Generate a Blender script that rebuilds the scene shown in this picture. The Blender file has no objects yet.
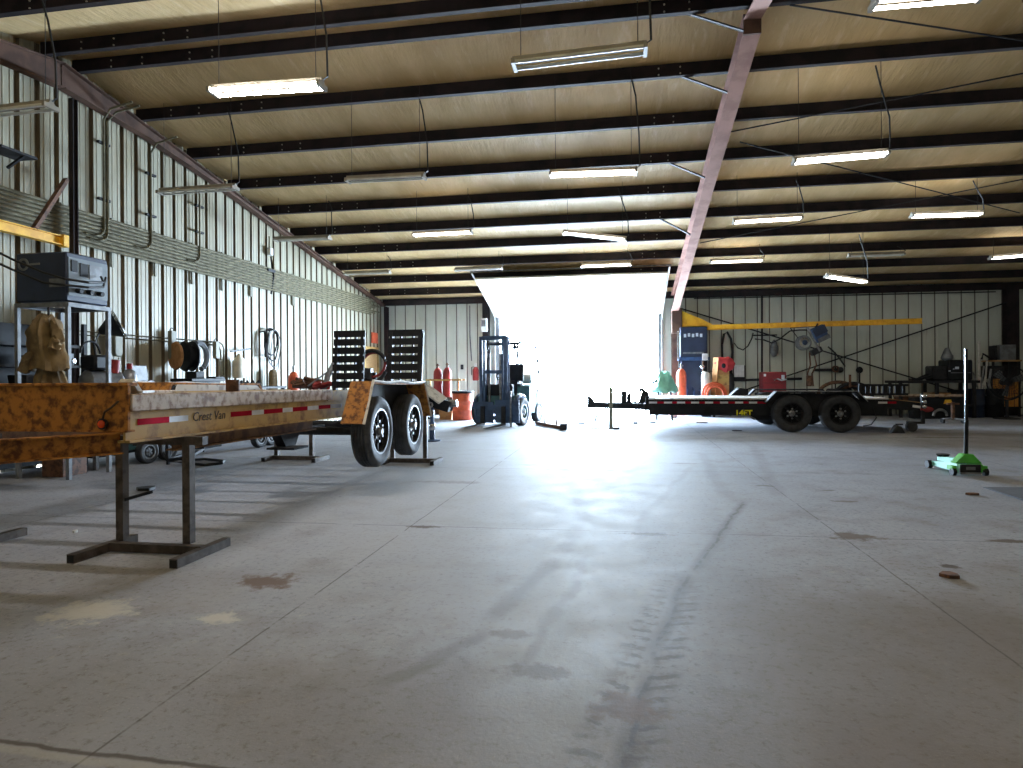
import bpy, bmesh, math, random
from mathutils import Vector, Matrix, Euler
random.seed(7)
C = bpy.context.scene
COL = C.collection
PI = math.pi
# ------------------------------------------------------------------ camera model (photo 1023 x 768)
F, TH, V0, RO, H = 645.0, .169, 376.0, -.0069, 1.2
def ray(u, v):
    a = (u-511.5)/F; b = -(v-V0)/F
    c, s = math.cos(RO), math.sin(RO)
    r = a*c-b*s; up = b*c+a*s
    return Vector((-math.sin(TH)+r*math.cos(TH), math.cos(TH)+r*math.sin(TH), up))
def AZ(u, v, z=0.0):
    d = ray(u, v); k = (z-H)/d.z; return Vector((d.x*k, d.y*k, z))
def AY(u, v, Y):
    d = ray(u, v); k = Y/d.y; return Vector((d.x*k, Y, H+d.z*k))
def AX(u, v, X):
    d = ray(u, v); k = X/d.x; return Vector((X, d.y*k, H+d.z*k))
cam = bpy.data.cameras.new('camera'); cam.sensor_width = 36; cam.lens = F/1023*36
cam.shift_y = -8/1023; cam.clip_end = 300
co = bpy.data.objects.new('camera', cam); COL.objects.link(co)
Fw = Vector((-math.sin(TH), math.cos(TH), 0)); Rt = Vector((math.cos(TH), math.sin(TH), 0)); Up = Vector((0, 0, 1))
c_, s_ = math.cos(RO), math.sin(RO)
R2 = Rt*c_+Up*s_; U2 = Up*c_-Rt*s_
m3 = Matrix((R2, U2, -Fw)).transposed()
co.matrix_world = Matrix.Translation((0, 0, H)) @ m3.to_4x4()
C.camera = co
# ------------------------------------------------------------------ materials
def S(r, g, b):
    f = lambda c: (c/255/12.92) if c/255 <= .04045 else ((c/255+.055)/1.055)**2.4
    return (f(r), f(g), f(b), 1)
class NT:
    def __init__(s, mat):
        mat.use_nodes = True; s.t = mat.node_tree; s.b = s.t.nodes['Principled BSDF']
        s.tc = s.t.nodes.new('ShaderNodeTexCoord')
    def put(s, sock, v):
        if isinstance(v, bpy.types.NodeSocket): s.t.links.new(v, sock)
        elif isinstance(v, (tuple, list)) and len(v) != len(sock.default_value): sock.default_value = tuple(v)[:len(sock.default_value)]
        else: sock.default_value = v
    def m(s, op, a, b=0.0, c=0.0, clamp=False):
        n = s.t.nodes.new('ShaderNodeMath'); n.operation = op; n.use_clamp = clamp
        for i, x in enumerate((a, b, c)): s.put(n.inputs[i], x)
        return n.outputs[0]
    def sm(s, x, lo, hi):
        n = s.t.nodes.new('ShaderNodeMapRange'); n.interpolation_type = 'SMOOTHSTEP'
        s.put(n.inputs[0], x); n.inputs[1].default_value = lo; n.inputs[2].default_value = hi
        return n.outputs[0]
    def noise(s, scale, detail=4, rough=.55, vec=None, st=None):
        n = s.t.nodes.new('ShaderNodeTexNoise'); n.inputs['Scale'].default_value = scale
        n.inputs['Detail'].default_value = detail; n.inputs['Roughness'].default_value = rough
        v = vec if vec else s.tc.outputs['Object']
        if st:
            mp = s.t.nodes.new('ShaderNodeMapping'); mp.inputs['Scale'].default_value = st
            s.t.links.new(v, mp.inputs[0]); v = mp.outputs[0]
        s.t.links.new(v, n.inputs['Vector']); return n.outputs['Fac']
    def mix(s, f, a, b):
        n = s.t.nodes.new('ShaderNodeMix'); n.data_type = 'RGBA'
        s.put(n.inputs[0], f); s.put(n.inputs[6], a); s.put(n.inputs[7], b); return n.outputs[2]
    def bump(s, h, strength=.3, dist=.01):
        n = s.t.nodes.new('ShaderNodeBump'); n.inputs['Strength'].default_value = strength
        n.inputs['Distance'].default_value = dist; s.put(n.inputs['Height'], h)
        s.t.links.new(n.outputs[0], s.b.inputs['Normal'])
    def xyz(s):
        n = s.t.nodes.new('ShaderNodeSeparateXYZ'); s.t.links.new(s.tc.outputs['Object'], n.inputs[0]); return n.outputs
MATS = {}
def pm(name, col, rough=.55, metal=0.0, col2=None, scale=6.0, lo=.42, hi=.62, bump=0.0, bs=60.0, emit=None, es=0.0, st=None, spec=None):
    if name in MATS: return MATS[name]
    m = bpy.data.materials.new(name); n = NT(m)
    if col2:
        f = n.sm(n.noise(scale, 6, .6, st=st), lo, hi); n.put(n.b.inputs['Base Color'], n.mix(f, col, col2))
    else:
        d = tuple(x*.8 for x in col[:3])+(1,)
        f = n.sm(n.noise(scale, 3), .35, .65); n.put(n.b.inputs['Base Color'], n.mix(f, col, d))
    n.b.inputs['Roughness'].default_value = rough; n.b.inputs['Metallic'].default_value = metal
    if spec is not None: n.b.inputs['Specular IOR Level'].default_value = spec
    if bump: n.bump(n.noise(bs, 4), bump)
    if emit: n.b.inputs['Emission Color'].default_value = emit; n.b.inputs['Emission Strength'].default_value = es
    MATS[name] = m; return m
M = {}
M['purlin'] = pm('purlin_paint', S(48, 40, 41), .8, spec=.2, col2=S(36, 32, 34), scale=3)
M['primer'] = pm('red_oxide_primer', S(168, 130, 118), .8, spec=.15, col2=S(146, 110, 100), scale=2.5)
M['primer_dark'] = pm('dark_oxide_primer', S(94, 70, 58), .75, spec=.2, col2=S(74, 55, 46), scale=3)
M['bolt'] = pm('bolt_zinc', S(205, 200, 190), .4, .3)
M['dark'] = pm('dark_painted_steel', S(40, 40, 44), .65, .0, spec=.3, col2=S(28, 28, 31), scale=8)
M['black'] = pm('black_paint', S(26, 28, 33), .6, .0, spec=.25, col2=S(18, 19, 23), scale=5)
M['rubber'] = pm('tire_rubber', S(50, 52, 56), .75, col2=S(38, 39, 42), scale=9, bump=.1)
M['rubber_dirty'] = pm('dusty_tire_rubber', S(74, 76, 80), .8, col2=S(52, 53, 57), scale=7, bump=.15)
M['steel'] = pm('bare_steel', S(150, 152, 155), .38, .7, col2=S(110, 110, 110), scale=10)
M['raw'] = pm('raw_square_tube', S(92, 84, 78), .5, .35, col2=S(66, 57, 50), scale=9)
M['grey'] = pm('grey_metal', S(120, 124, 128), .5, .2, col2=S(98, 100, 104), scale=6)
M['conduit'] = pm('galvanised_conduit', S(116, 110, 88), .7, .0, spec=.2, col2=S(92, 87, 68), scale=5)
M['white'] = pm('white_enamel', S(226, 226, 222), .4)
M['offwhite'] = pm('worn_white_paint', S(206, 203, 196), .55, col2=S(150, 142, 132), scale=9, lo=.5, hi=.68)
M['yellow'] = pm('boom_yellow', S(240, 188, 44), .5, col2=S(218, 160, 30), scale=5)
M['rusty'] = pm('rusty_yellow_paint', S(178, 120, 56), .75, col2=S(98, 62, 36), scale=17, lo=.42, hi=.64, spec=.3, bump=.15)
M['worn_yellow'] = pm('worn_pale_yellow_paint', S(196, 160, 92), .6, col2=S(138, 102, 60), scale=7, lo=.45, hi=.7, bump=.1)
M['worn_rail'] = pm('scuffed_rail', S(196, 176, 156), .6, col2=S(132, 96, 70), scale=14, lo=.42, hi=.64, bump=.15)
M['brown'] = pm('brown_rust', S(112, 76, 54), .7, col2=S(70, 46, 34), scale=12, bump=.1)
M['red'] = pm('red_paint', S(152, 44, 44), .55)
M['tape_red'] = pm('tape_red', S(170, 26, 46), .9, spec=.03)
M['tape_white'] = pm('tape_white', S(226, 226, 226), .9, spec=.03)
M['orange'] = pm('orange_paint', S(218, 96, 58), .55, col2=S(190, 78, 46))
M['lamp_orange'] = pm('amber_lens', S(226, 76, 24), .25)
M['blue'] = pm('machine_blue', S(48, 78, 122), .45, col2=S(38, 62, 100))
M['navy'] = pm('machine_navy', S(30, 44, 70), .45)
M['teal'] = pm('forklift_teal', S(70, 112, 116), .5, col2=S(56, 90, 96))
M['fork'] = pm('forklift_hazed_blue', S(60, 84, 118), .5, col2=S(48, 68, 98))  # blue lightened to stand in for haze around the doorway
M['green'] = pm('jack_green', S(76, 178, 60), .4)
M['mint'] = pm('jack_mint', S(146, 216, 190), .4)
M['tan'] = pm('canvas_tan', S(126, 106, 74), .9, col2=S(92, 76, 52), scale=5, bump=.2)
M['card'] = pm('cardboard', S(186, 136, 88), .85, col2=S(160, 112, 70))
M['wood'] = pm('pale_wood', S(176, 140, 92), .7, col2=S(140, 104, 66), scale=5, st=(1, 8, 8))
M['paper'] = pm('white_paper', S(236, 238, 242), .7)
M['plastic_grey'] = pm('grey_green_plastic', S(132, 130, 112), .6)
M['cream_plastic'] = pm('cream_plastic', S(226, 214, 190), .5)
M['chrome'] = pm('chrome', S(210, 212, 215), .18, .9)
M['cable'] = pm('black_cable', S(24, 24, 26), .6)
M['tube_off'] = pm('tube_off', S(210, 208, 200), .3)
LS = 21.0
M['tube_on'] = pm('tube_lit', (1, .97, .92, 1), .3, emit=(1, .965, .91, 1), es=LS)
M['tube_bright'] = pm('tube_lit_bright', (1, .98, .96, 1), .3, emit=(1, .98, .96, 1), es=LS*3.2)
M['tube_dim'] = pm('tube_lit_dim', (1, .97, .92, 1), .3, emit=(1, .9, .76, 1), es=LS*.5)
M['fixture'] = pm('fixture_enamel', S(150, 142, 128), .5)
M['door_white'] = pm('door_panel_white', S(206, 202, 188), .5)
M['letter_dark'] = pm('faded_dark_lettering', S(72, 58, 40), .7)
M['letter_yellow'] = pm('yellow_lettering', S(244, 240, 40), .5)
M['sticker'] = pm('white_lettering', S(210, 218, 226), .5)

# wall panels
def wallmat(name, base, warm, along, across):
    m = bpy.data.materials.new(name); n = NT(m)
    f = n.sm(n.noise(1.3, 5, .6, st=(1, 1, .45)), .35, .7)
    c = n.mix(f, base, warm)
    d = n.sm(n.noise(5, 6, .7, st=(1, 1, .15)), .58, .78)
    c = n.mix(n.m('MULTIPLY', d, .45), c, S(120, 104, 78))
    n.put(n.b.inputs['Base Color'], c); n.b.inputs['Roughness'].default_value = .5
    n.bump(n.noise(20, 3), .05)
    return m
M['wall_l'] = wallmat('ribbed_cream_panel', S(166, 162, 142), S(150, 142, 118), 1, 1)
M['wall_f'] = wallmat('ribbed_sage_panel', S(204, 208, 198), S(190, 193, 180), 1, 1)
M['groove'] = pm('shade_brown_rib_valley', S(104, 90, 66), .7, col2=S(82, 70, 52), scale=4, st=(1, 1, .3))  # brown paints extra shade into the wall grooves
M['groove_f'] = pm('rib_valley_grey', S(110, 106, 96), .7, col2=S(92, 88, 80), scale=4, st=(1, 1, .3))  # greyer mix does the same for the far wall's grooves
# ceiling
m = bpy.data.materials.new('insulation_vinyl'); n = NT(m)
f = n.sm(n.noise(1.1, 5, .6, st=(1.6, .5, 1)), .3, .7)
c = n.mix(f, S(210, 181, 132), S(188, 158, 108))
f2 = n.sm(n.noise(7, 5, .65, st=(1, .12, 1)), .54, .7)
c = n.mix(n.m('MULTIPLY', f2, .4), c, S(226, 206, 166))
n.put(n.b.inputs['Base Color'], c); n.b.inputs['Roughness'].default_value = .6
wr = n.noise(14, 4, .6, st=(1, .07, 1)); wr2 = n.noise(3, 3, .5, st=(1, .3, 1))
n.bump(n.m('ADD', wr, wr2), .85, .03)
M['ceil'] = m
# floor
m = bpy.data.materials.new('worn_concrete'); n = NT(m)
X, Y, _z = n.xyz()
base = n.mix(n.sm(n.noise(.35, 6, .6), .3, .7), S(156, 160, 172), S(136, 140, 150))
base = n.mix(n.m('MULTIPLY', n.sm(n.noise(2.2, 7, .65), .45, .75), .6), base, S(112, 107, 98))
base = n.mix(n.m('MULTIPLY', n.sm(n.noise(26, 8, .75), .5, .68), .75), base, S(88, 85, 80))
base = n.mix(n.m('MULTIPLY', n.sm(n.noise(70, 4, .7), .58, .7), .6), base, S(190, 188, 182))
base = n.mix(n.m('MULTIPLY', n.sm(n.noise(16, 6, .75, st=(1, .6, 1)), .62, .7), .8), base, S(72, 66, 58))
base = n.mix(n.m('MULTIPLY', n.sm(n.noise(9, 6, .7), .56, .72), .35), base, S(176, 173, 165))
w3 = n.m('MULTIPLY', n.m('SUBTRACT', n.noise(7, 6, .7), .5), 1.0)
w4 = n.m('MULTIPLY', n.m('SUBTRACT', n.noise(8, 6, .7, st=(1.3, 1, 1)), .5), 1.0)
w1 = n.m('MULTIPLY', n.m('SUBTRACT', n.noise(1.6, 5, .65), .5), 1.0)
w2 = n.m('MULTIPLY', n.m('SUBTRACT', n.noise(1.9, 5, .65, st=(1.3, 1, 1)), .5), 1.0)
W1, W2 = w1, w2
def blob(cx, cy, rx, ry, hard=.35, wob=.7, fine=False):
    w1, w2 = (w3, w4) if fine else (W1, W2)
    dx = n.m('DIVIDE', n.m('ADD', n.m('SUBTRACT', X, cx), n.m('MULTIPLY', w1, wob*rx*2)), rx)
    dy = n.m('DIVIDE', n.m('ADD', n.m('SUBTRACT', Y, cy), n.m('MULTIPLY', w2, wob*ry*2)), ry)
    d = n.m('ADD', n.m('MULTIPLY', dx, dx), n.m('MULTIPLY', dy, dy))
    return n.m('SUBTRACT', 1.0, n.sm(d, hard, 1.2))
def line(ax, ay, bx, by, w, wob=.02, soft=.5):
    L = math.hypot(bx-ax, by-ay); tx, ty = (bx-ax)/L, (by-ay)/L
    px, py = n.m('SUBTRACT', X, ax), n.m('SUBTRACT', Y, ay)
    d = n.m('ADD', n.m('SUBTRACT', n.m('MULTIPLY', px, -ty), n.m('MULTIPLY', py, -tx)), n.m('MULTIPLY', w1, wob*2))
    t = n.m('ADD', n.m('MULTIPLY', px, tx), n.m('MULTIPLY', py, ty))
    d = n.m('ADD', n.m('MULTIPLY', px, -ty), n.m('ADD', n.m('MULTIPLY', py, tx), n.m('MULTIPLY', w1, wob*2)))
    dm = n.m('SUBTRACT', 1.0, n.sm(n.m('ABSOLUTE', d), w*soft, w))
    ends = n.m('MULTIPLY', n.sm(t, 0, .25), n.m('SUBTRACT', 1.0, n.sm(t, L-.25, L)))
    return n.m('MULTIPLY', dm, ends)
def over(col, mask, c, a=1.0):
    return n.mix(n.m('MULTIPLY', mask, a), col, c)
# broad brown grime in the middle foreground
for (cx, cy, rx, ry, a) in ((1.25, 2.9, 1.0, 1.3, .6), (.5, 2.0, .9, .6, .55), (-1.6, 2.1, 1.5, .8, .35), (2.6, 3.4, 1.3, 1.4, .4), (-.9, 2.2, .8, .5, .4),
                            (-2.6, 3.3, .7, .5, .3), (5.3, 13.9, 3.6, .45, .45), (6.5, 16.4, 4.5, .8, .5), (4.7, 8.25, .9, .16, .5), (7.5, 12.0, 3, 1.0, .25)):
    base = over(base, blob(cx, cy, rx, ry, .1, .6), S(104, 92, 78), a)
# paler lane towards the door in the floor colour
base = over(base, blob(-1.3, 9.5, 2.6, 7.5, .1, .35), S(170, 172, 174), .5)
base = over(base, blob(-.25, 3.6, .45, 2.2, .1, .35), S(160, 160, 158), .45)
# tire tracks
tr = [(1.15, 6.45, .39, 3.95), (.41, 4.09, .1, 2.7), (.12, 2.75, -.03, 1.8)]
for (a, b, c2_, d) in tr:
    k = line(a, b, c2_, d, .07, .06, .1)
    base = over(base, k, S(84, 73, 60), .6)
    base = over(base, n.m('MULTIPLY', line(a, b, c2_, d, .016, .07, .3), n.sm(n.noise(10, 5, .7), .38, .56)), S(58, 50, 42), .75)
# tread bars on both sides of the track
dd = n.m('ABSOLUTE', n.m('ADD', n.m('SUBTRACT', n.m('SUBTRACT', X, -.03), n.m('MULTIPLY', n.m('SUBTRACT', Y, 2.1), .2)), n.m('MULTIPLY', w3, .05)))
band = n.m('MULTIPLY', n.sm(dd, .015, .04), n.m('SUBTRACT', 1.0, n.sm(dd, .1, .17)))
band = n.m('MULTIPLY', band, n.m('MULTIPLY', n.sm(Y, 1.7, 2.2), n.m('SUBTRACT', 1.0, n.sm(Y, 3.3, 4.2))))
s1 = n.m('SINE', n.m('ADD', n.m('MULTIPLY', n.m('ADD', Y, n.m('MULTIPLY', dd, -.35)), 66.0), n.m('MULTIPLY', w3, 7.0)))
tread = n.m('MULTIPLY', n.sm(s1, .1, .9), n.m('MULTIPLY', band, n.sm(n.noise(9, 5, .7), .38, .52)))
base = over(base, tread, S(66, 58, 49), .7)
base = over(base, n.m('MULTIPLY', band, n.sm(n.noise(12, 5, .7), .45, .6)), S(92, 80, 66), .5)
for (a, b, c2_, d, w, al) in ((-.31, 6.25, -.4, 4.2, .1, .4), (-.4, 4.3, -.67, 3.0, .09, .5), (-.6, 3.1, -.95, 2.3, .07, .5), (-.2, 4.4, -.45, 2.4, .05, .35), (.3, 9.2, -.3, 6.1, .09, .3), (1.2, 10.4, 1.0, 6.4, .12, .28),
                              (-.8, 9.0, -.3, 5.4, .1, .3), (.9, 8.8, .1, 5.2, .06, .3), (2.2, 11.5, 1.5, 6.6, .12, .25)):
    base = over(base, line(a, b, c2_, d, w, .12, .15), S(92, 84, 74), al)
# stains
for (cx, cy, rx, ry, c, a) in ((-2.05, 3.5, .17, .13, S(92, 66, 44), .9), (.19, 4.97, .16, .05, S(78, 62, 44), .95), (1.7, 5.1, .16, .13, S(88, 70, 48), .9), (-1.55, 4.96, .14, .04, S(76, 64, 48), .95),
                               (2.76, 5.12, .2, .05, S(80, 64, 46), .9), (2.0, 4.4, .05, .04, S(70, 56, 40), .9), (-2.71, 2.93, .2, .16, S(186, 182, 170), .75), (-2.0, 2.93, .1, .07, S(190, 187, 178), .8),
                               (.02, 2.36, .12, .1, S(98, 72, 40), .8), (-.55, 8.2, .5, .06, S(90, 84, 76), .5), (-1.1, 8.6, .3, .05, S(88, 82, 74), .6), (.8, 9.0, .25, .05, S(88, 80, 70), .6), (1.5, 7.3, .12, .05, S(84, 74, 62), .7),
                               (2.1, 7.1, .1, .04, S(84, 72, 58), .7), (2.05, 6.5, .1, .05, S(84, 72, 58), .7), (-1.9, 7.1, .35, .1, S(98, 92, 84), .5), (-.5, 2.95, .1, .06, S(92, 78, 62), .6), (-.35, 2.6, .16, .06, S(92, 80, 66), .6),
                               (5.8, 13.2, .7, .08, S(78, 64, 46), .8), (7.6, 12.6, .8, .06, S(72, 58, 44), .8)):
    base = over(base, blob(cx, cy, rx*1.15, ry*1.15, .15, 1.5, True), c, a)
# saw-cut joints and cracks
brk = n.sm(n.noise(3.5, 4, .7), .36, .5)
for (a, b, c2_, d, w) in ((-1.68, 1.2, -1.655, 20.4, .0075), (1.6, 1.0, 1.55, 20.4, .0075), (4.9, 1.0, 4.85, 20, .007), (-4.9, 1, -4.9, 20, .007), (-7.5, 4.83, 12, 5.33, .009), (-7.5, 8.15, 12, 8.45, .009), (-7.5, 11.5, 12, 11.6, .01)):
    base = over(base, n.m('MULTIPLY', line(a, b, c2_, d, w, .012, .35), brk), S(66, 60, 53), .7)
base = over(base, line(-3.4, 1.86, -.6, 1.78, .016, .04, .3), S(66, 56, 44), .85)
base = over(base, line(-3.4, 1.82, -.6, 1.75, .03, .05, .3), S(168, 164, 152), .4)
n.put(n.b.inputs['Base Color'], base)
n.put(n.b.inputs['Roughness'], n.m('ADD', .58, n.m('MULTIPLY', n.noise(3, 5, .6), .25))); n.b.inputs['Specular IOR Level'].default_value = .42
n.bump(n.m('ADD', n.noise(55, 5, .7), n.m('MULTIPLY', n.noise(8, 4), .5)), .22, .006)
M['floor'] = m
m = bpy.data.materials.new('gravel_yard'); n = NT(m)
n.put(n.b.inputs['Base Color'], n.mix(n.sm(n.noise(3, 8, .7), .3, .7), S(214, 208, 196), S(190, 184, 170)))
n.b.inputs['Roughness'].default_value = .9; M['gravel'] = m

# ------------------------------------------------------------------ mesh builder
def basis(d, up=Vector((0, 0, 1))):
    d = d.normalized()
    if abs(d.dot(up)) > .98: up = Vector((0, 1, 0)) if abs(d.y) < .9 else Vector((1, 0, 0))
    x = d.cross(up).normalized(); y = x.cross(d).normalized(); return x, y, d
class MB:
    def __init__(s, mat=None): s.v = []; s.f = []; s.mi = []; s.M = mat
    def add(s, vs, fs, mi=0):
        b = len(s.v); s.v += [Vector(p) for p in vs]
        for f in fs: s.f.append([b+i for i in f]); s.mi.append(mi)
        return s
    def box(s, c, d, rot=None, mi=0):
        c = Vector(c); h = Vector(d)*.5
        P = [Vector((x*h.x, y*h.y, z*h.z)) for x in (-1, 1) for y in (-1, 1) for z in (-1, 1)]
        if rot is not None:
            r = Euler(rot).to_matrix() if not isinstance(rot, Matrix) else rot
            P = [r @ p for p in P]
        return s.add([p+c for p in P], [(0, 1, 3, 2), (4, 6, 7, 5), (0, 4, 5, 1), (2, 3, 7, 6), (0, 2, 6, 4), (1, 5, 7, 3)], mi)
    def box2(s, lo, hi, mi=0):
        lo, hi = Vector(lo), Vector(hi); return s.box((lo+hi)/2, hi-lo, None, mi)
    def extr(s, pts, vec, mi=0):
        vec = Vector(vec); P = [Vector(p) for p in pts]; k = len(P)
        return s.add(P+[p+vec for p in P], [tuple(range(k))[::-1], tuple(range(k, 2*k))]+[(i, (i+1) % k, k+(i+1) % k, k+i) for i in range(k)], mi)
    def prof(s, p0, p1, poly, up=(0, 0, 1), mi=0):
        p0, p1 = Vector(p0), Vector(p1); x, y, d = basis(p1-p0, Vector(up))
        return s.extr([p0+x*a+y*b for a, b in poly], p1-p0, mi)
    def bar(s, p0, p1, w, h=None, up=(0, 0, 1), mi=0):
        h = h or w
        return s.prof(p0, p1, [(-w/2, -h/2), (w/2, -h/2), (w/2, h/2), (-w/2, h/2)], up, mi)
    def ibeam(s, p0, p1, h, w, t=.012, up=(0, 0, 1), mi=0):
        a, b = w/2, h/2
        return s.prof(p0, p1, [(-a, -b), (a, -b), (a, -b+t), (t/2, -b+t), (t/2, b-t), (a, b-t), (a, b), (-a, b), (-a, b-t), (-t/2, b-t), (-t/2, -b+t), (-a, -b+t)], up, mi)
    def chan(s, p0, p1, h, w, t=.01, up=(0, 0, 1), mi=0, flip=1):
        b = h/2; P = [(0, -b), (w, -b), (w, -b+t), (t, -b+t), (t, b-t), (w, b-t), (w, b), (0, b)]
        return s.prof(p0, p1, [(x*flip, y) for x, y in P], up, mi)
    def cyl(s, p0, p1, r, r2=None, seg=14, mi=0, cap=True):
        p0, p1 = Vector(p0), Vector(p1); r2 = r if r2 is None else r2; x, y, d = basis(p1-p0)
        P = []
        for p, q in ((p0, r), (p1, r2)):
            P += [p+(x*math.cos(2*PI*i/seg)+y*math.sin(2*PI*i/seg))*q for i in range(seg)]
        Fs = [(i, (i+1) % seg, seg+(i+1) % seg, seg+i) for i in range(seg)]
        if cap: Fs += [tuple(range(seg))[::-1], tuple(range(seg, 2*seg))]
        return s.add(P, Fs, mi)
    def tube(s, path, r, seg=6, mi=0, closed=False):
        P = [Vector(p) for p in path]; k = len(P); V = []; px = None
        for i in range(k):
            d = (P[(i+1) % k]-P[i-1]) if closed else (P[min(i+1, k-1)]-P[max(i-1, 0)])
            if d.length < 1e-9: d = Vector((0, 0, 1))
            d.normalize()
            if px is None: x, y, _ = basis(d)
            else:
                x = px-d*px.dot(d)
                if x.length < 1e-6: x, y, _ = basis(d)
                x.normalize(); y = d.cross(x)
            px = x
            V += [P[i]+(x*math.cos(2*PI*j/seg)+y*math.sin(2*PI*j/seg))*r for j in range(seg)]
        Fs = []
        for i in range(k if closed else k-1):
            a, b = i*seg, ((i+1) % k)*seg
            Fs += [(a+j, a+(j+1) % seg, b+(j+1) % seg, b+j) for j in range(seg)]
        if not closed: Fs += [tuple(range(seg))[::-1], tuple(range((k-1)*seg, k*seg))]
        return s.add(V, Fs, mi)
    def lathe(s, prof, c, axis=(0, 0, 1), seg=24, mi=0, sx=1.0, sy=1.0, cap=True):
        if prof[0] == prof[-1]: cap = False
        c = Vector(c); x, y, d = basis(Vector(axis)); k = len(prof); V = []
        for i in range(seg):
            t = 2*PI*i/seg
            V += [c+(x*math.cos(t)*sx+y*math.sin(t)*sy)*r+d*a for r, a in prof]
        Fs = [(i*k+j, ((i+1) % seg)*k+j, ((i+1) % seg)*k+j+1, i*k+j+1) for i in range(seg) for j in range(k-1)]
        if cap and prof[0][0] > 1e-6: Fs.append(tuple(i*k for i in range(seg)))
        if cap and prof[-1][0] > 1e-6: Fs.append(tuple(i*k+k-1 for i in range(seg))[::-1])
        return s.add(V, Fs, mi)
    def ball(s, c, r, seg=12, mi=0, sc=(1, 1, 1)):
        c = Vector(c); V = []; k = seg//2
        for i in range(k+1):
            p = PI*i/k
            V += [c+Vector((math.sin(p)*math.cos(2*PI*j/seg)*r*sc[0], math.sin(p)*math.sin(2*PI*j/seg)*r*sc[1], math.cos(p)*r*sc[2])) for j in range(seg)]
        return s.add(V, [(i*seg+j, i*seg+(j+1) % seg, (i+1)*seg+(j+1) % seg, (i+1)*seg+j) for i in range(k) for j in range(seg)], mi)
    def build(s, name, mats, parent=None, bev=0.0, smooth=True):
        if not isinstance(mats, (list, tuple)): mats = [mats]
        V = [s.M @ p for p in s.v] if s.M else s.v
        me = bpy.data.meshes.new(name)
        off = Vector((0, 0, 0))
        if parent is None:
            xs = [p.x for p in V]; ys = [p.y for p in V]; zs = [p.z for p in V]
            off = Vector(((min(xs)+max(xs))/2, (min(ys)+max(ys))/2, min(zs)))
            V = [p-off for p in V]
        bm = bmesh.new(); bv = [bm.verts.new(p) for p in V]
        for f, mi in zip(s.f, s.mi):
            try:
                q = bm.faces.new([bv[i] for i in f]); q.material_index = mi
            except ValueError: pass
        bmesh.ops.remove_doubles(bm, verts=bm.verts, dist=1e-6)
        bmesh.ops.recalc_face_normals(bm, faces=bm.faces)
        bm.to_mesh(me); bm.free()
        for mt in mats: me.materials.append(mt)
        if smooth:
            me.shade_smooth(); me.set_sharp_from_angle(angle=math.radians(38))
        o = bpy.data.objects.new(name, me); COL.objects.link(o); o.location = off
        if parent is not None:
            o.parent = parent
            if parent.type == 'EMPTY':
                o.matrix_parent_inverse = Matrix.LocRotScale(parent.location, parent.rotation_euler, None).inverted()
            else:
                r = parent
                while r.parent: r = r.parent
                if r is parent and parent.type == 'MESH':
                    o.matrix_parent_inverse = Matrix.Translation(parent.location).inverted()
        if bev:
            b = o.modifiers.new('bevel', 'BEVEL'); b.width = bev; b.segments = 1; b.limit_method = 'ANGLE'
        return o
def tag(o, label=None, cat=None, group=None, kind=None):
    if label: o['label'] = label
    if cat: o['category'] = cat
    if group: o['group'] = group
    if kind: o['kind'] = kind
    return o
def T(name, loc, label, cat, group=None, rz=0.0, kind=None):
    o = bpy.data.objects.new(name, None); COL.objects.link(o); o.location = loc; o.rotation_euler = (0, 0, rz); o.empty_display_size = .2
    return tag(o, label, cat, group, kind)
def dup(o, loc, rz=None, label=None):
    def cp(x, par):
        c = x.copy(); COL.objects.link(c); c.parent = par
        if par: c.matrix_parent_inverse = x.matrix_parent_inverse.copy()
        for ch in list(x.children): cp(ch, c)
        return c
    r = cp(o, None); r.location = loc
    if rz is not None: r.rotation_euler = (0, 0, rz)
    if label: r['label'] = label
    return r
def text_mesh(body, size, depth, mat, M4, name, parent, shear=0.0, bold=0.0):
    cu = bpy.data.curves.new(name, 'FONT'); cu.body = body; cu.size = size; cu.extrude = depth; cu.shear = shear; cu.offset = bold
    cu.align_x = 'LEFT'; cu.resolution_u = 2
    o = bpy.data.objects.new(name, cu); COL.objects.link(o)
    dg = bpy.context.evaluated_depsgraph_get()
    me = bpy.data.meshes.new_from_object(o.evaluated_get(dg))
    bpy.data.objects.remove(o)
    mb = MB(); mb.add([M4 @ v.co for v in me.vertices], [tuple(p.vertices) for p in me.polygons])
    bpy.data.meshes.remove(me)
    return mb.build(name, mat, parent, smooth=False)
def arc(c, r, a0, a1, k, ax, ay):
    c = Vector(c); ax, ay = Vector(ax), Vector(ay)
    return [c+ax*r*math.cos(a0+(a1-a0)*i/k)+ay*r*math.sin(a0+(a1-a0)*i/k) for i in range(k+1)]
def sag(p0, p1, d, k=10):
    p0, p1 = Vector(p0), Vector(p1)
    return [p0.lerp(p1, i/k)+Vector((0, 0, -d*4*(i/k)*(1-i/k))) for i in range(k+1)]

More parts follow.
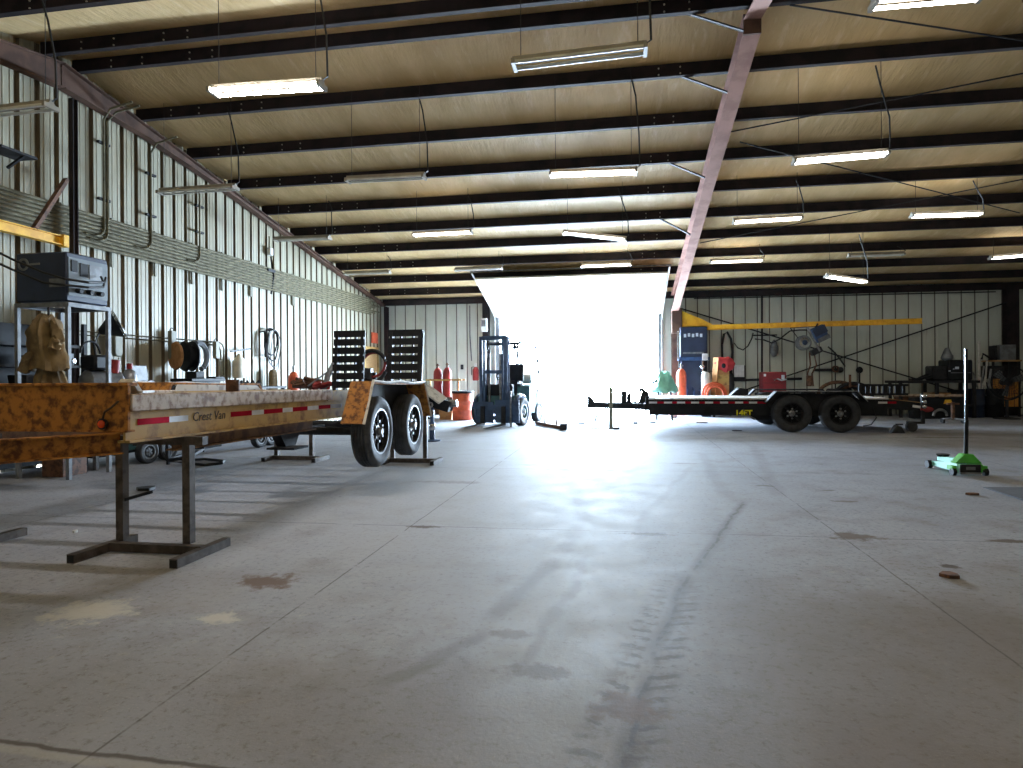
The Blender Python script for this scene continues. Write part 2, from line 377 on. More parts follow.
# ------------------------------------------------------------------ room shell
XL, XR, YN, YF, YR = -7.9, 19.8, -4.7, 20.5, 7.92
A0, SL = 6.98, .1656
def zpb(y):                     # underside of the purlins
    return A0-SL*y if y >= YR else A0-SL*YR-SL*(YR-y)
PH = .21
MB().add([(XL, YN, 0), (XR, YN, 0), (XR, YF+.05, 0), (XL, YF+.05, 0)], [(0, 1, 2, 3)]).build('floor', M['floor'])['kind'] = 'structure'
bpy.data.objects['floor'].location = (0, 0, 0)
me = bpy.data.objects['floor'].data
me.clear_geometry(); me.from_pydata([(XL, YN, 0), (XR, YN, 0), (XR, YF+.05, 0), (XL, YF+.05, 0)], [], [(0, 1, 2, 3)])
g = MB().add([(-40, YF+.05, -.03), (50, YF+.05, -.03), (50, YF+2.5, -.03), (-40, YF+2.5, -.03)], [(0, 1, 2, 3)]).build('ground', M['gravel']); g['kind'] = 'structure'
g = MB().add([(-40, -40, -.03), (50, -40, -.03), (50, YN, -.03), (-40, YN, -.03)], [(0, 1, 2, 3)]).build('ground_near', M['gravel']); g['kind'] = 'structure'

def ribbed(name, p0, d, nrm, length, z0, ztop, mat, gmat, pitch=.305, gw=.085, gd=.035, minor=True):
    """ribbed sheet along d from p0; grooves go behind the sheet (against nrm)"""
    p0, d, nrm = Vector(p0), Vector(d), Vector(nrm); mb = MB(); pts = []
    k = int(length/pitch)+1
    for i in range(k):
        a = i*pitch; g0 = a+pitch*.36
        pts += [(a, 0, 0)]
        if minor: pts += [(a+.045, 0, 0), (a+.052, .006, 0), (a+.066, .006, 0), (a+.073, 0, 0)]
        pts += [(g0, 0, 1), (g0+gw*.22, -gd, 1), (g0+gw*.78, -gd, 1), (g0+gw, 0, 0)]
        if minor: pts += [(g0+gw+.05, 0, 0), (g0+gw+.057, .006, 0), (g0+gw+.071, .006, 0), (g0+gw+.078, 0, 0)]
    pts = [(min(a, length), b, c) for a, b, c in pts if a < length+pitch*.5]
    pts.append((length, 0, 0))
    V = []; Fs = []; 
    for a, b, c in pts:
        p = p0+d*a+nrm*b
        V += [Vector((p.x, p.y, z0)), Vector((p.x, p.y, ztop(p.y) if callable(ztop) else ztop))]
    for i in range(len(pts)-1):
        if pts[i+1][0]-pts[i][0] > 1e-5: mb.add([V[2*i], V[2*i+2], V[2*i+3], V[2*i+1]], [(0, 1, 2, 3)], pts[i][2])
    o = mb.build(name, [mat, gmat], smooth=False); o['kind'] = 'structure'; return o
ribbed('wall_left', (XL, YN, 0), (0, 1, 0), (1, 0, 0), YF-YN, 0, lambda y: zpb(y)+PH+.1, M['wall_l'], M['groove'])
DX0, DX1, DZ = -3.86, 1.12, 3.08
ribbed('wall_far_west', (XL, YF, 0), (1, 0, 0), (0, -1, 0), DX0-XL, 0, 3.9, M['wall_f'], M['groove_f'], pitch=.35, gw=.034, gd=.018)
ribbed('wall_far_east', (DX1, YF, 0), (1, 0, 0), (0, -1, 0), XR-DX1, 0, 3.9, M['wall_f'], M['groove_f'], pitch=.35, gw=.034, gd=.018)
ribbed('wall_far_lintel', (DX0, YF, 0), (1, 0, 0), (0, -1, 0), DX1-DX0, DZ+.0, 3.9, M['wall_f'], M['groove_f'], pitch=.35, gw=.034, gd=.018)
# near wall behind the photographer and the side wall beyond the frame
mb = MB()
for x0, x1, z0 in ((XL, -4.6, 0), (-4.6, 2.4, 0), (2.4, 6.0, 0), (6.0, 13.0, 0), (13.0, XR, 0)): mb.box2((x0, YN-.1, z0), (x1, YN, 4.2))
mb.build('wall_near', M['wall_l'])['kind'] = 'structure'
mb = MB()
for y0, y1, z0 in ((YN, -2, 0), (-2, 3, 0), (3, YF, 0)): mb.box2((XR, y0, z0), (XR+.1, y1, 6.2))
mb.build('wall_right', M['wall_f'])['kind'] = 'structure'

PY = [YR-.26-1.25*k for k in range(9, -1, -1)]+[8.18+1.25*k for k in range(10)]
# ceiling: insulation that bellies down between the purlins
mb = MB(); ys = []
lim = [YN-.2]+PY+[YF+.1]
prof = []
for i in range(len(lim)-1):
    a, b = lim[i], lim[i+1]
    for t in (0, .08, .2, .35, .5, .65, .8, .92):
        y = a+(b-a)*t
        prof.append((y, zpb(y)+PH+.012-.055*math.sin(PI*t)**.6 if 0 < t else zpb(y)+PH+.012))
prof.append((YF+.1, zpb(YF+.1)+PH))
NX = 56
V = []
for i in range(NX+1):
    x = XL-.1+(XR-XL+.2)*i/NX
    for y, z in prof: V.append((x, y, z+.012*math.sin(x*1.7+y*.9)*math.sin(y*2.1+x*.35)))
k = len(prof)
mb.add(V, [(i*k+j, (i+1)*k+j, (i+1)*k+j+1, i*k+j+1) for i in range(NX) for j in range(k-1)])
o = mb.build('ceiling', M['ceil']); o['kind'] = 'structure'

# purlins: Z-section with bolts at the laps
ords = ['first', 'second', 'third', 'fourth', 'fifth', 'sixth', 'seventh', 'eighth', 'ninth', 'tenth']
for i, y in enumerate(PY):
    far = i >= 10
    if not far and i < 8: 
        continue
    zb = zpb(y)
    mb = MB()
    t = .012; w = .07
    Z = [(-w, 0), (t, 0), (t, PH-t), (w, PH-t), (w, PH), (0, PH), (0, t), (-w, t)]
    mb.extr([(XL+.05, y+a, zb+b) for a, b in Z], (XR-XL-.1, 0, 0))
    for x0 in (-5.6, -5.95, -6.7, -7.2, .55, .85):
        for dz in (.06, .15):
            mb.cyl((x0, y-.001, zb+dz), (x0, y-.012, zb+dz), .012, seg=6, mi=1)
    lab = f"dark brown steel roof purlin, {ords[i-10]} from the roof ridge on the far slope" if far else f"dark steel roof purlin, {ords[9-i]} from the ridge on the near slope"
    tag(mb.build('roof_purlin', [M['purlin'], M['bolt']]), lab, 'roof beam', 'roof purlins')
# near-slope purlins overhead that the picture does not show
mb = MB()
# eave strut along the far wall
mb = MB(); mb.chan((XL+.1, YF-.12, 3.66), (XR, YF-.12, 3.66), .2, .1, flip=-1)
tag(mb.build('eave_strut', M['purlin']), 'dark steel eave strut running along the top of the far wall', 'beam')
mb = MB(); mb.bar((2.2, YF-.1, 3.53), (10.5, YF-.1, 3.5), .03)
tag(mb.build('wall_cable_rail', M['dark']), 'thin dark rail just under the eave strut above the yellow boom', 'rail')

# main rafter with splice plate, flange braces and purlin clips
RX = 1.6
def rz(y): # underside of the main rafter
    P = [(8.27, 5.37), (12.82, 4.55), (18.92, 3.33), (20.2, 3.06)]
    for (a, b), (c, d) in zip(P, P[1:]):
        if y <= c: return b+(d-b)*(y-a)/(c-a)
    return P[-1][1]
def rafter(x, label, near=True, w=.21, mat=None, drop=0.0, y1=20.1):
    t = T('roof_rafter', (x, YR, 0), label, 'roof beam')
    mt = mat or M['primer']
    mb = MB(); k = 14; yy = [8.27+(y1-8.27)*i/k for i in range(k+1)]
    top = [zpb(y)-.005 for y in yy]; bot = [min(rz(y)+drop, zpb(y)-.1) for y in yy]
    for i in range(k):
        for (za, zb, zc, zd, ww) in ((bot[i], bot[i+1], bot[i]+.015, bot[i+1]+.015, w), (bot[i]+.015, bot[i+1]+.015, top[i]-.012, top[i+1]-.012, .012), (top[i]-.012, top[i+1]-.012, top[i], top[i+1], w)):
            a, b = yy[i], yy[i+1]; h = ww/2
            mb.add([(x-h, a, za), (x+h, a, za), (x+h, a, zc), (x-h, a, zc), (x-h, b, zb), (x+h, b, zb), (x+h, b, zd), (x-h, b, zd)],
                   [(0, 1, 5, 4), (3, 2, 6, 7), (0, 4, 7, 3), (1, 2, 6, 5)]+([(0, 1, 2, 3)] if i == 0 else [])+([(4, 5, 6, 7)] if i == k-1 else []))
    mb.build('far_span', mt, t)
    mb = MB(); a, b = 8.26, YN+.3
    za, zb = 5.53, zpb(b)-.6
    for (p, q, r, s_, ww) in ((za, zb, za+.015, zb+.015, w), (za+.015, zb+.015, zpb(a)+.1, zpb(b)-.02, .012)):
        h = ww/2
        mb.add([(x-h, a, p), (x+h, a, p), (x+h, a, r), (x-h, a, r), (x-h, b, q), (x+h, b, q), (x+h, b, s_), (x-h, b, s_)], [(0, 1, 5, 4), (3, 2, 6, 7), (0, 4, 7, 3), (1, 2, 6, 5), (0, 1, 2, 3), (4, 5, 6, 7)])
    mb.build('near_span', mt, t)
    MB().box2((x-w/2, 8.245, rz(8.27)+drop-.02), (x+w/2, 8.27, 5.6)).build('splice_plate', M['primer_dark'], t)
    return t
t = rafter(RX, 'pinkish brown tapered steel rafter sloping down to the door from the roof ridge', y1=20.2)
for (u0, v0, u1, v1, y) in ((695, 9, 745, 33, 8.2), (683, 73, 730, 97, 9.43), (671, 161, 707, 181, 11.93), (661, 219, 690, 236, 14.43)):
    a = Vector((RX-.1, y+.05, rz(y+.05)+.02)); b = Vector((RX-.78, y, zpb(y)+.03))
    MB().bar(a, b, .04, .012).bar(a+Vector((0, .018, .012)), b+Vector((0, .018, .012)), .006, .04).build('flange_brace', M['dark'], t)
# gable rafter (flush at the side wall)
t = T('gable_rafter', (XL+.15, YR, 0), 'brownish red steel rafter along the top of the ribbed gable wall', 'roof beam')
for nm, PP in (('far_span', [(YR, .36), (9.5, .2), (11.5, .12), (YF-.1, .07)]), ('near_span', [(YR-.02, .36), (6.3, .2), (4.5, .12), (YN+.2, .07)])):
    mb = MB()
    for (ya, da), (yb, db) in zip(PP, PP[1:]):
        za, zb = zpb(ya)-.004, zpb(yb)-.004
        for (x0, x1, k0, o0, k1, o1) in ((XL+.06, XL+.2, 1, 0, 1, .015), (XL+.12, XL+.132, 1, .01, 0, -.01), (XL+.06, XL+.2, 0, -.015, 0, 0)):
            mb.add([(x0, ya, za-da*k0+o0), (x1, ya, za-da*k0+o0), (x1, ya, za-da*k1+o1), (x0, ya, za-da*k1+o1), (x0, yb, zb-db*k0+o0), (x1, yb, zb-db*k0+o0), (x1, yb, zb-db*k1+o1), (x0, yb, zb-db*k1+o1)],
                   [(0, 1, 5, 4), (3, 2, 6, 7), (0, 4, 7, 3), (1, 2, 6, 5), (0, 1, 2, 3), (4, 5, 6, 7)])
    mb.build(nm, M['primer_dark'], t)
# steel columns
def column(x, y, z, label, w=.2, dpt=.25, mat=None, base=True):
    t = T('steel_column', (x, y, 0), label, 'column')
    MB().ibeam((x, y, 0.02), (x, y, z), dpt, w, .014, up=(0, 1, 0)).build('shaft', mat or M['purlin'], t)
    MB().box2((x-w*.75, y-dpt*.7, 0), (x+w*.75, y+dpt*.7, .02)).build('base_plate', mat or M['purlin'], t)
    return t
column(XL+.2, YR+.12, 5.2, 'dark steel gable column rising behind the blue power source', .07, .09)
column(1.62, YF-.3, 3.0, 'grey purple steel column beside the bright door opening, holding the yellow boom', .22, .35, M['primer_dark'])
column(10.82, 20.28, 3.65, 'dark steel column at the end of the tool bench', .3, .25)
column(-7.62, 20.25, 3.5, 'slim dark steel column in the corner of the gable wall', .12, .16)
# jambs
for i, (x0, x1) in enumerate(((DX0-.16, DX0), (DX1, DX1+.14))):
    o = MB().box2((x0, YF-.14, 0), (x1, YF+.06, DZ+.02)).build(f'trim_{i+1}', M['grey']); o['kind'] = 'structure'
column(DX0-.42, YF-.2, 3.6, 'dark steel column beside the door, carrying a small white box', .2, .22)
MB().box2((DX0-.1, YF-.05, DZ), (DX1+.1, YF+.04, DZ+.16)).build('trim_3', M['grey'])['kind'] = 'structure'

# overhead sectional door on inclined tracks
t = T('door_1', ((DX0+DX1)/2, YF-.2, DZ), 'white sectional overhead door raised along the roof slope', 'door', kind='structure')
pA = Vector((0, YF-.12, 3.12)); pB = Vector((0, 17.25, 3.9)); dv = (pB-pA)/5
nrm = Vector((0, dv.z, -dv.y)).normalized()
for i in range(5):
    a = pA+dv*i; b = pA+dv*(i+.975)
    mb = MB()
    mb.extr([(DX0-.08, a.y, a.z), (DX0-.08, b.y, b.z), (DX0-.08, b.y+nrm.y*-.05, b.z-nrm.z*.05), (DX0-.08, a.y-nrm.y*.05, a.z-nrm.z*.05)], (DX1-DX0+.16, 0, 0))
    for s in (.2, .5, .8):
        q = a.lerp(b, s); mb.box((-1.37, q.y+nrm.y*.004, q.z+nrm.z*.004), (DX1-DX0+.1, .05, .012), rot=(math.atan2(dv.z, dv.y), 0, 0))
    p = mb.build('door_panel', M['door_white'], t)
    if i:
        for x in (-2.6, -1.37, -.1):
            MB().box((x, a.y+nrm.y*.02, a.z+nrm.z*.02), (.07, .11, .02), rot=(math.atan2(dv.z, dv.y), 0, 0)).build('hinge', M['grey'], p)
for x in (DX0-.12, DX1+.12):
    mb = MB(); mb.chan((x, YF-.16, .02), (x, YF-.16, 2.9), .05, .03); mb.tube([(x, YF-.16, 2.9), (x, YF-.3, 3.1), (x, YF-.5, 3.2)]+[(x, 17.05, 3.98)], .022)
    mb.build('door_track', M['white'], t)
MB().cyl((DX0-.3, 17.6, 4.12), (DX1+.2, 17.6, 4.12), .02).build('torsion_bar', M['steel'], t)

# ------------------------------------------------------------------ ceiling lamps
def lamp(u0, v0, u1, v1, Y, lit, label, Y2=None, wires=True, cordside=1):
    a = AY(u0, v0, Y); b = AY(u1, v1, Y2 or Y)
    a, b = a.lerp(b, .0), b
    c = (a+b)/2; d = (b-a).normalized(); L = (b-a).length
    t = T('fluorescent_lamp', c, label, 'ceiling lamp', 'fluorescent lamps under the roof')
    side = d.cross(Vector((0, 0, 1))).normalized(); up = side.cross(d)
    def P(s, o, h): return a+d*s+side*o+up*h
    mb = MB(); mb.prof(P(0, 0, .045), P(L, 0, .045), [(-.035, -.01), (.035, -.01), (.025, .045), (-.025, .045)])
    for q in (.03, -.03): mb.prof(P(0, 0, .045), P(L, 0, .045), [(q, .0), (q, .012), (q*1.6, .0), (q*1.6, -.008)])
    mb.build('reflector', M['fixture'], t)
    for s in (-.07, .07):
        mt = M['tube_bright'] if lit == 4 else M['tube_on'] if lit == 2 or (lit == 1 and s > 0) else (M['tube_dim'] if lit == 3 else M['tube_off'])
        tb = MB().cyl(P(.03, s, .012), P(L-.03, s, .012), .017, seg=10).build('lamp_tube', mt, t)
    for e, q in ((0, .03), (L-.03, L)):
        MB().box(P((e+q)/2, 0, .015), (.035, .2, .05), rot=Matrix((d, side, up)).transposed()).build('end_cap', M['fixture'], t)
    if wires:
        for s in (.08, L-.08):
            p = P(s, 0, .09); MB().cyl(p, (p.x, p.y, zpb(p.y)+PH-.02), .004, seg=5).build('hanger_wire', M['cable'], t)
        p = P(L-.02 if cordside > 0 else .02, 0, .06); zt = zpb(p.y)+.05
        off = random.uniform(-.08, .08)
        MB().tube([p, p+Vector((.06*cordside, .02, .05)), Vector((p.x+.05*cordside, p.y+.02, p.z+(zt-p.z)*.4)), Vector((p.x+off, p.y+.02, p.z+(zt-p.z)*.8)), Vector((p.x+off-.06*cordside, p.y, zt))], .011, seg=6).build('power_cord', M['cable'], t)
    return t
LL = [(212, 94, 323, 87, 6.2, 4, 'brightly lit twin fluorescent lamp hanging nearest the gable wall, close to the camera'),
      (513, 67, 647, 51, 6.1, 0, 'unlit fluorescent lamp hung on wires before the pinkish rafter, near the ridge'),
      (872, 6, 985, -4, 6.1, 2, 'lit fluorescent lamp cut off by the top edge of the picture'),
      (793, 163, 888, 155, 9.6, 2, 'lit single bright lamp hanging just beyond the pinkish rafter, nearest of its row'),
      (550, 176, 637, 173, 9.4, 3, 'dimly glowing lamp hung in the middle of the roof before the rafter'),
      (733, 223, 802, 219, 12.95, 3, 'lit twin lamp under the roof beside the rafter above the trailer wheels'),
      (911, 217, 982, 215, 13.4, 2, 'bright lamp with shiny reflector hanging above the yellow boom tip'),
      (413, 236, 472, 233, 12.8, 3, 'glowing lamp high above the upright ramps of the yellow trailer'),
      (563, 234, 626, 241, 12.9, 1, 'tilted lamp with dark housing hanging above the raised door'),
      (710, 263, 763, 261, 16.6, 3, 'small lit lamp close to the far end of the pinkish rafter'),
      (826, 277, 866, 283, 15.6, 2, 'small bright lamp tilted down above the yellow boom'),
      (848, 257, 904, 255, 16.8, 0, 'unlit lamp hanging between two lit ones above the boom tip'),
      (990, 259, 1042, 255, 16.8, 2, 'lit lamp cut by the picture edge above the tool bench'),
      (275, 241, 330, 239, 12.75, 0, 'dark unlit lamp hanging beside the gable wall, midway along it'),
      (160, 194, 236, 189, 9.3, 0, 'dark unlit lamp near the gable wall seen over the conduit bundle'),
      (-14, 115, 52, 108, 6.2, 0, 'dark unlit lamp at the picture edge beside the gable column'),
      (345, 275, 390, 273, 16.1, 0, 'unlit pale lamp at the far end of the gable wall'),
      (455, 271, 502, 269, 16.4, 0, 'unlit lamp with pale reflector beside the raised door track'),
      (581, 267, 631, 265, 16.5, 3, 'pale glowing lamp in front of the raised door panels'),
      (347, 182, 425, 178, 9.4, 0, 'unlit lamp under the roof between the brightest lamp and the middle one')]
for i, l in enumerate(LL):
    Y2 = 15.9 if i == 10 else None
    lamp(*l[:7], Y2=Y2)

# roof bracing rods
def rod(p0, p1, r, label, mat='dark'):
    tag(MB().cyl(p0, p1, r, seg=6).build('brace_rod', M[mat]), label, 'brace rod', 'steel bracing rods')
def RZ(u, v, dz=-.02):
    z = 4.5
    for _ in range(25):
        p = AZ(u, v, z); z = zpb(p.y)+dz
    return AZ(u, v, z)
rod(RZ(725, 133), RZ(1080, 62), .011, 'thin roof brace rod starting from the rafter above the single bright lamp')
rod(RZ(790, 5), RZ(1060, 46), .011, 'thin roof brace rod at the top beside the ridge splice')
rod(RZ(700, 243), RZ(1060, 172), .011, 'thin roof brace rod rising from the far part of the rafter')
rod(RZ(740, 142), RZ(1020, 213), .011, 'thin roof brace rod descending from the rafter behind the bright lamp')
rod(AY(676, 307, 20.34), AY(1000, 404, 20.34), .022, 'dark diagonal brace rod on the far wall falling away from the yellow boom')
rod(AY(742, 391, 20.26), AY(1008, 302, 20.26), .022, 'dark diagonal brace rod on the far wall rising to the end column')

# ------------------------------------------------------------------ conduits on the gable wall
for i in range(9):
    z = 3.66-i*.058; x = XL+.075
    k = 20.1-(i % 3)*.35
    tag(MB().cyl((x, -2, z), (x, k, z), .0265, seg=8).build('conduit', M['conduit']), f"long grey conduit on the gable wall, {ords[i]} from the top of the bundle", 'conduit', 'conduits along the gable wall')
for i, (u, lab) in enumerate(((63, 'beside the dark gable column'), (113, 'beside the first conduit riser'), (156, 'between two conduit risers'), (193, 'beyond the third riser'), (223, 'near the middle of the wall'), (251, 'before the small junction box'), (293, 'near the far end of the bundle'))):
    y = AX(u, 240, XL+.05).y
    mb = MB(); mb.chan((XL+.045, y, 2.95), (XL+.045, y, 3.72), .04, .03, up=(0, 1, 0))
    tag(mb.build('conduit_mount', M['plastic_grey']), 'upright strut clamping the conduit bundle '+lab, 'strut', 'struts of the conduit bundle')
def riser(u, zb, ztop_u, lab, hook=True, twin=False):
    y = AX(u, 200, XL+.11).y; x = XL+.11
    t = T('conduit_riser', (x, y, zb), lab, 'conduit', 'conduit risers to the roof')
    zt = zpb(y)-.38
    for k, dy in enumerate((0, .07) if twin else (0,)):
        path = [(x, y+dy-.35, 3.36-.06*k)]+arc((x, y+dy-.16, 3.36-.06*k+.16), .16, -PI/2, 0, 6, (0, 1, 0), (0, 0, 1))+[(x, y+dy, 4.0), (x, y+dy, zt)]
        path += [(x+.12, y+dy+.05*k, zt+.16), (x+.5, y+dy+.08*k, zt+.24)] if hook else []
        MB().tube(path, .016, seg=8).build('pipe', M['conduit'], t)
    for z in (3.95, zt-.35):
        MB().box((x-.03, y+.03, z), (.05, .22, .035)).build('clamp', M['dark'], t)
    return t
riser(104, 3.2, 0, 'pair of grey conduits bending up to the roof nearest the gable column', twin=True)
riser(151, 3.2, 0, 'single grey conduit bending up the gable wall, second riser from the gable column')
riser(199.5, 3.2, 0, 'single conduit bending up the gable wall under the dark lamp', hook=False)
y = AX(271, 262, XL+.1).y
t = T('junction_box', (XL+.08, y, 3.3), 'white junction box with a dark conduit on the gable wall', 'junction box')
MB().box((XL+.08, y, 4.05), (.09, .13, .16)).build('box', M['white'], t, bev=.006)
MB().tube([(XL+.08, y+.03, 3.95), (XL+.1, y+.1, 3.5), (XL+.07, y+.05, 3.1)], .022).build('pipe', M['dark'], t)
MB().box((XL+.08, y, 3.62), (.09, .3, .06)).build('clamp', M['dark'], t)
MB().cyl((XL+.06, y, 4.1), (XL+.06, y, zpb(y)-.35), .016).build('riser_pipe', M['conduit'], t)
# cable drop at the upper corner by the ridge
p0 = RZ(20, 8); p1 = AY(52, 107, 6.4)
# lower air pipes with elbow
for k, lab in enumerate(('upper of the two thin air pipes along the gable wall', 'lower of the two thin air pipes along the gable wall')):
    z = 1.905-.055*k; y1 = 11.75-.1*k
    mb = MB(); mb.tube([(XL+.06, 4.0, z), (XL+.06, y1-.15, z)]+arc((XL+.06, y1-.15, z-.15), .15, PI/2, 0, 5, (0, 1, 0), (0, 0, 1))[1:]+[(XL+.06, y1, z-.3-.35*(1-k))], .014, seg=8)
    tag(mb.build('air_pipe', M['conduit']), lab, 'pipe', 'air pipes on the gable wall')
for (u, v, w, h, mt, lab, nm) in ((117, 343, .16, .42, 'plastic_grey', 'grey green pouch hung on the air pipes behind the silver funnel lamp', 'hanging_pouch'), (172, 345, .13, .5, 'plastic_grey', 'narrow grey sleeve hung on the air pipes beside the hose reel', 'hanging_pouch'),
                                  (216, 350, .12, .34, 'plastic_grey', 'small grey tool holster hung on the air pipe near its elbow', 'tool_holster')):
    p = AX(u, v, XL+.1)
    t = T(nm, p, lab, 'holder')
    MB().prof(p+Vector((-.04, 0, -h/2)), p+Vector((.04, 0, -h/2)), [(-w/2, .05), (-w/2*.7, 0), (w/2*.7, 0), (w/2, .05), (w/2, h), (-w/2, h)]).build('body', M[mt], t, bev=.01)
    MB().tube(arc(p+Vector((0, 0, h/2)), .05, 0, PI, 6, (0, 1, 0), (0, 0, 1)), .008).build('hook', M['dark'], t)

# hose coil on the wall
c = AX(271, 344, XL+.12)
t = T('hose_coil', c, 'coil of dark hose hung on a wall hook above the orange gas cylinder', 'hose')
for k, (ry, rz_, dz, mt) in enumerate(((.26, .3, .05, 'cable'), (.24, .36, -.02, 'cable'), (.27, .42, -.1, 'grey'), (.2, .46, -.14, 'grey'))):
    MB().tube([c+Vector((.02*k+.015*math.sin(a*3), ry*math.cos(a)+.03*k, rz_*math.sin(a)+dz)) for a in [2*PI*i/28 for i in range(28)]], .018 if k < 2 else .01, closed=True).build('hose_loop', M[mt], t)
MB().bar(c+Vector((-.12, -.28, .25)), c+Vector((.08, -.05, .32)), .03).build('hook', M['dark'], t)
MB().tube([c+Vector((.02, -.27, .25)), c+Vector((.04, -.3, 0)), c+Vector((.03, -.26, -.3))], .035).build('hanging_strap', M['dark'], t)

# hose reel
c = AX(184, 356, XL+.3)
t = T('hose_reel', (c.x, c.y, c.z-.4), 'wall hose reel with tan disc, dark drum and grey frame', 'hose reel')
ax = Vector((.45, .9, 0)).normalized()
MB().lathe([(0, -.03), (.23, -.03), (.25, 0), (.23, .02), (0, .03)], c+ax*-.14, ax, 28).build('side_disc', M['card'], t)
mb = MB(); mb.lathe([(.0, -.09), (.25, -.09), (.27, -.06), (.2, -.05), (.2, .05), (.27, .06), (.25, .09), (0, .09)], c+ax*.08, ax, 28); mb.build('drum', M['black'], t)
MB().lathe([(0, 0), (.09, 0), (.09, .03), (0, .05)], c+ax*.17+Vector((.05, -.03, 0)), ax, 16).build('hub_cap', M['chrome'], t)
MB().tube(arc(c+ax*.26, .24, -PI*.4, PI*.6, 10, (0, 1, 0), (0, 0, 1)), .05).build('frame_arm', M['grey'], t)
MB().box(c+Vector((.0, .3, -.36)), (.2, .24, .18)).build('motor', M['dark'], t, bev=.015)
# rod holder with cream jug
p = AX(240, 351, XL+.12)
t = T('hanging_jug', (p.x, p.y, p.z-.5), 'cream plastic jug hanging from a black wall hook', 'jug')
MB().lathe([(.0, 0), (.16, .0), (.19, .06), (.18, .34), (.08, .44), (.05, .5), (0, .5)], p+Vector((.05, -.1, -.56)), (0, 0, 1), 18, sx=.6, sy=1).build('body', M['cream_plastic'], t)
MB().bar(p+Vector((0, -.32, -.02)), p+Vector((.02, .34, .06)), .03).build('hook_bar', M['cable'], t)
# silver funnel work lamp
c = AX(112, 327, XL+.5)
t = T('work_lamp', (c.x, c.y, c.z-.3), 'dark cone work lamp with a shiny rim beside the welder stand', 'lamp')
ax = Vector((.55, .45, .35)).normalized()
MB().lathe([(.03, -.18), (.05, -.16), (.2, .08), (.215, .1), (.19, .08), (.04, -.14)], c, ax, 24).build('shade', M['black'], t)
MB().lathe([(.2, .08), (.225, .11), (.21, .12), (.185, .08)], c, ax, 24, cap=False).build('rim', M['chrome'], t)
MB().tube([c-ax*.17, c-ax*.25+Vector((0, 0, -.15)), c+Vector((-.1, -.1, -.9)), c+Vector((-.1, -.1, -1.9))], .018).build('arm', M['dark'], t)

# ------------------------------------------------------------------ wheels
def wheel(parent, c, axis, R, W, rr, tire='rubber', rim='grey', style='steel', flange='steel', Mx=None, name='wheel'):
    """wheel as a part (its tire) with rim and hub as sub-parts; axis points outward"""
    c = Vector(c); a = Vector(axis).normalized(); h = W/2
    mb = MB(Mx)
    P = [(rr, -h*.8), (rr+.02, -h*.95), (R*.80, -h), (R*.95, -h*.9), (R, -h*.62)]
    for k in range(4):
        q = -h*.62+h*1.24*(k+.5)/4
        P += [(R, q-h*.08), (R-.012, q-h*.07), (R-.012, q+h*.07), (R, q+h*.08)]
    P += [(R, h*.62), (R*.95, h*.9), (R*.87, h), (R*.86, h*1.015), (R*.80, h), (rr+.02, h*.95), (rr, h*.8), (rr, -h*.8)]
    mb.lathe(P, c, a, 40, cap=False)
    w = mb.build(name, M[tire], parent)
    mb = MB(Mx)
    mb.lathe([(rr+.012, h*.86), (rr+.004, h*.93), (rr-.012, h*.86), (rr-.02, h*.6), ]+([(rr-.035, h*.3), (rr*.6, h*.2), (rr*.42, h*.45), (0, h*.45)] if style == 'steel' else [(rr-.03, h*.15), (rr*.5, -h*.2), (0, -h*.2)]), c, a, 36, cap=False)
    mb.lathe([(rr+.01, -h*.86), (rr-.02, -h*.8), (rr-.02, h*.6)], c, a, 36, cap=False)
    x, y, _ = basis(a)
    if style == 'spoke':
        for i in range(8):
            t = 2*PI*i/8; d = x*math.cos(t)+y*math.sin(t)
            mb.bar(c+a*h*.42+d*.03, c+a*h*.5+d*(rr-.012), .034, .03, up=a)
    if style == 'spoke': mb.lathe([(rr*.36, h*.1), (rr*.36, h*.45), (0, h*.45)], c, a, 20)
    r = mb.build('rim', M[rim], w)
    MB(Mx).lathe([(rr+.013, h*.84), (rr+.014, h*.95), (rr-.002, h*.95), (rr-.006, h*.84)], c, a, 36, cap=False).build('rim_flange', M[flange], w)
    mb = MB(Mx); mb.lathe([(rr*.3, h*.4), (rr*.3, h*.62), (rr*.2, h*.68), (rr*.19, h*1.0), (rr*.15, h*1.1), (0, h*1.1)], c, a, 16)
    for i in range(6):
        t = 2*PI*(i+.5)/6; d = x*math.cos(t)+y*math.sin(t); q = c+d*rr*.46
        mb.cyl(q+a*h*.4, q+a*h*.8, .019, seg=6)
    mb.build('hub', M['steel'], w)
    return w

# ------------------------------------------------------------------ yellow trailer up on stands
TX0, TX1, TY0, TY1 = -4.92, -3.0, 3.52, 8.85
TM = Matrix.Translation((0, TY0, 0)) @ Matrix.Rotation(-.0115, 4, 'X') @ Matrix.Translation((0, -TY0, 0))
t = T('flatbed_trailer', ((TX0+TX1)/2, 6.5, 0), 'rusty yellow tandem axle trailer raised on steel stands, ramps upright', 'trailer')
YT = t
mb = MB(TM); mb.box2((TX0-.02, TY0-.012, .88), (TX1-.0, TY0+.012, 1.165)); mb.box2((TX0-.02, TY0-.03, 1.155), (TX1+.01, TY0+.06, 1.175)); mb.box2((TX0-.02, TY0-.02, .868), (TX1+.0, TY0+.05, .882))
fp = mb.build('front_plate', M['rusty'], t, bev=.003)
c = AY(103, 424, TY0-.02)
MB().lathe([(.0, -.01), (.03, -.01), (.034, .0), (.034, .012)], c, (0, -1, 0), 18).build('lamp_gasket', M['cable'], fp)
MB().lathe([(.026, .0), (.024, .018), (.012, .026), (0, .028)], c, (0, -1, 0), 18).build('marker_lamp', M['lamp_orange'], fp)
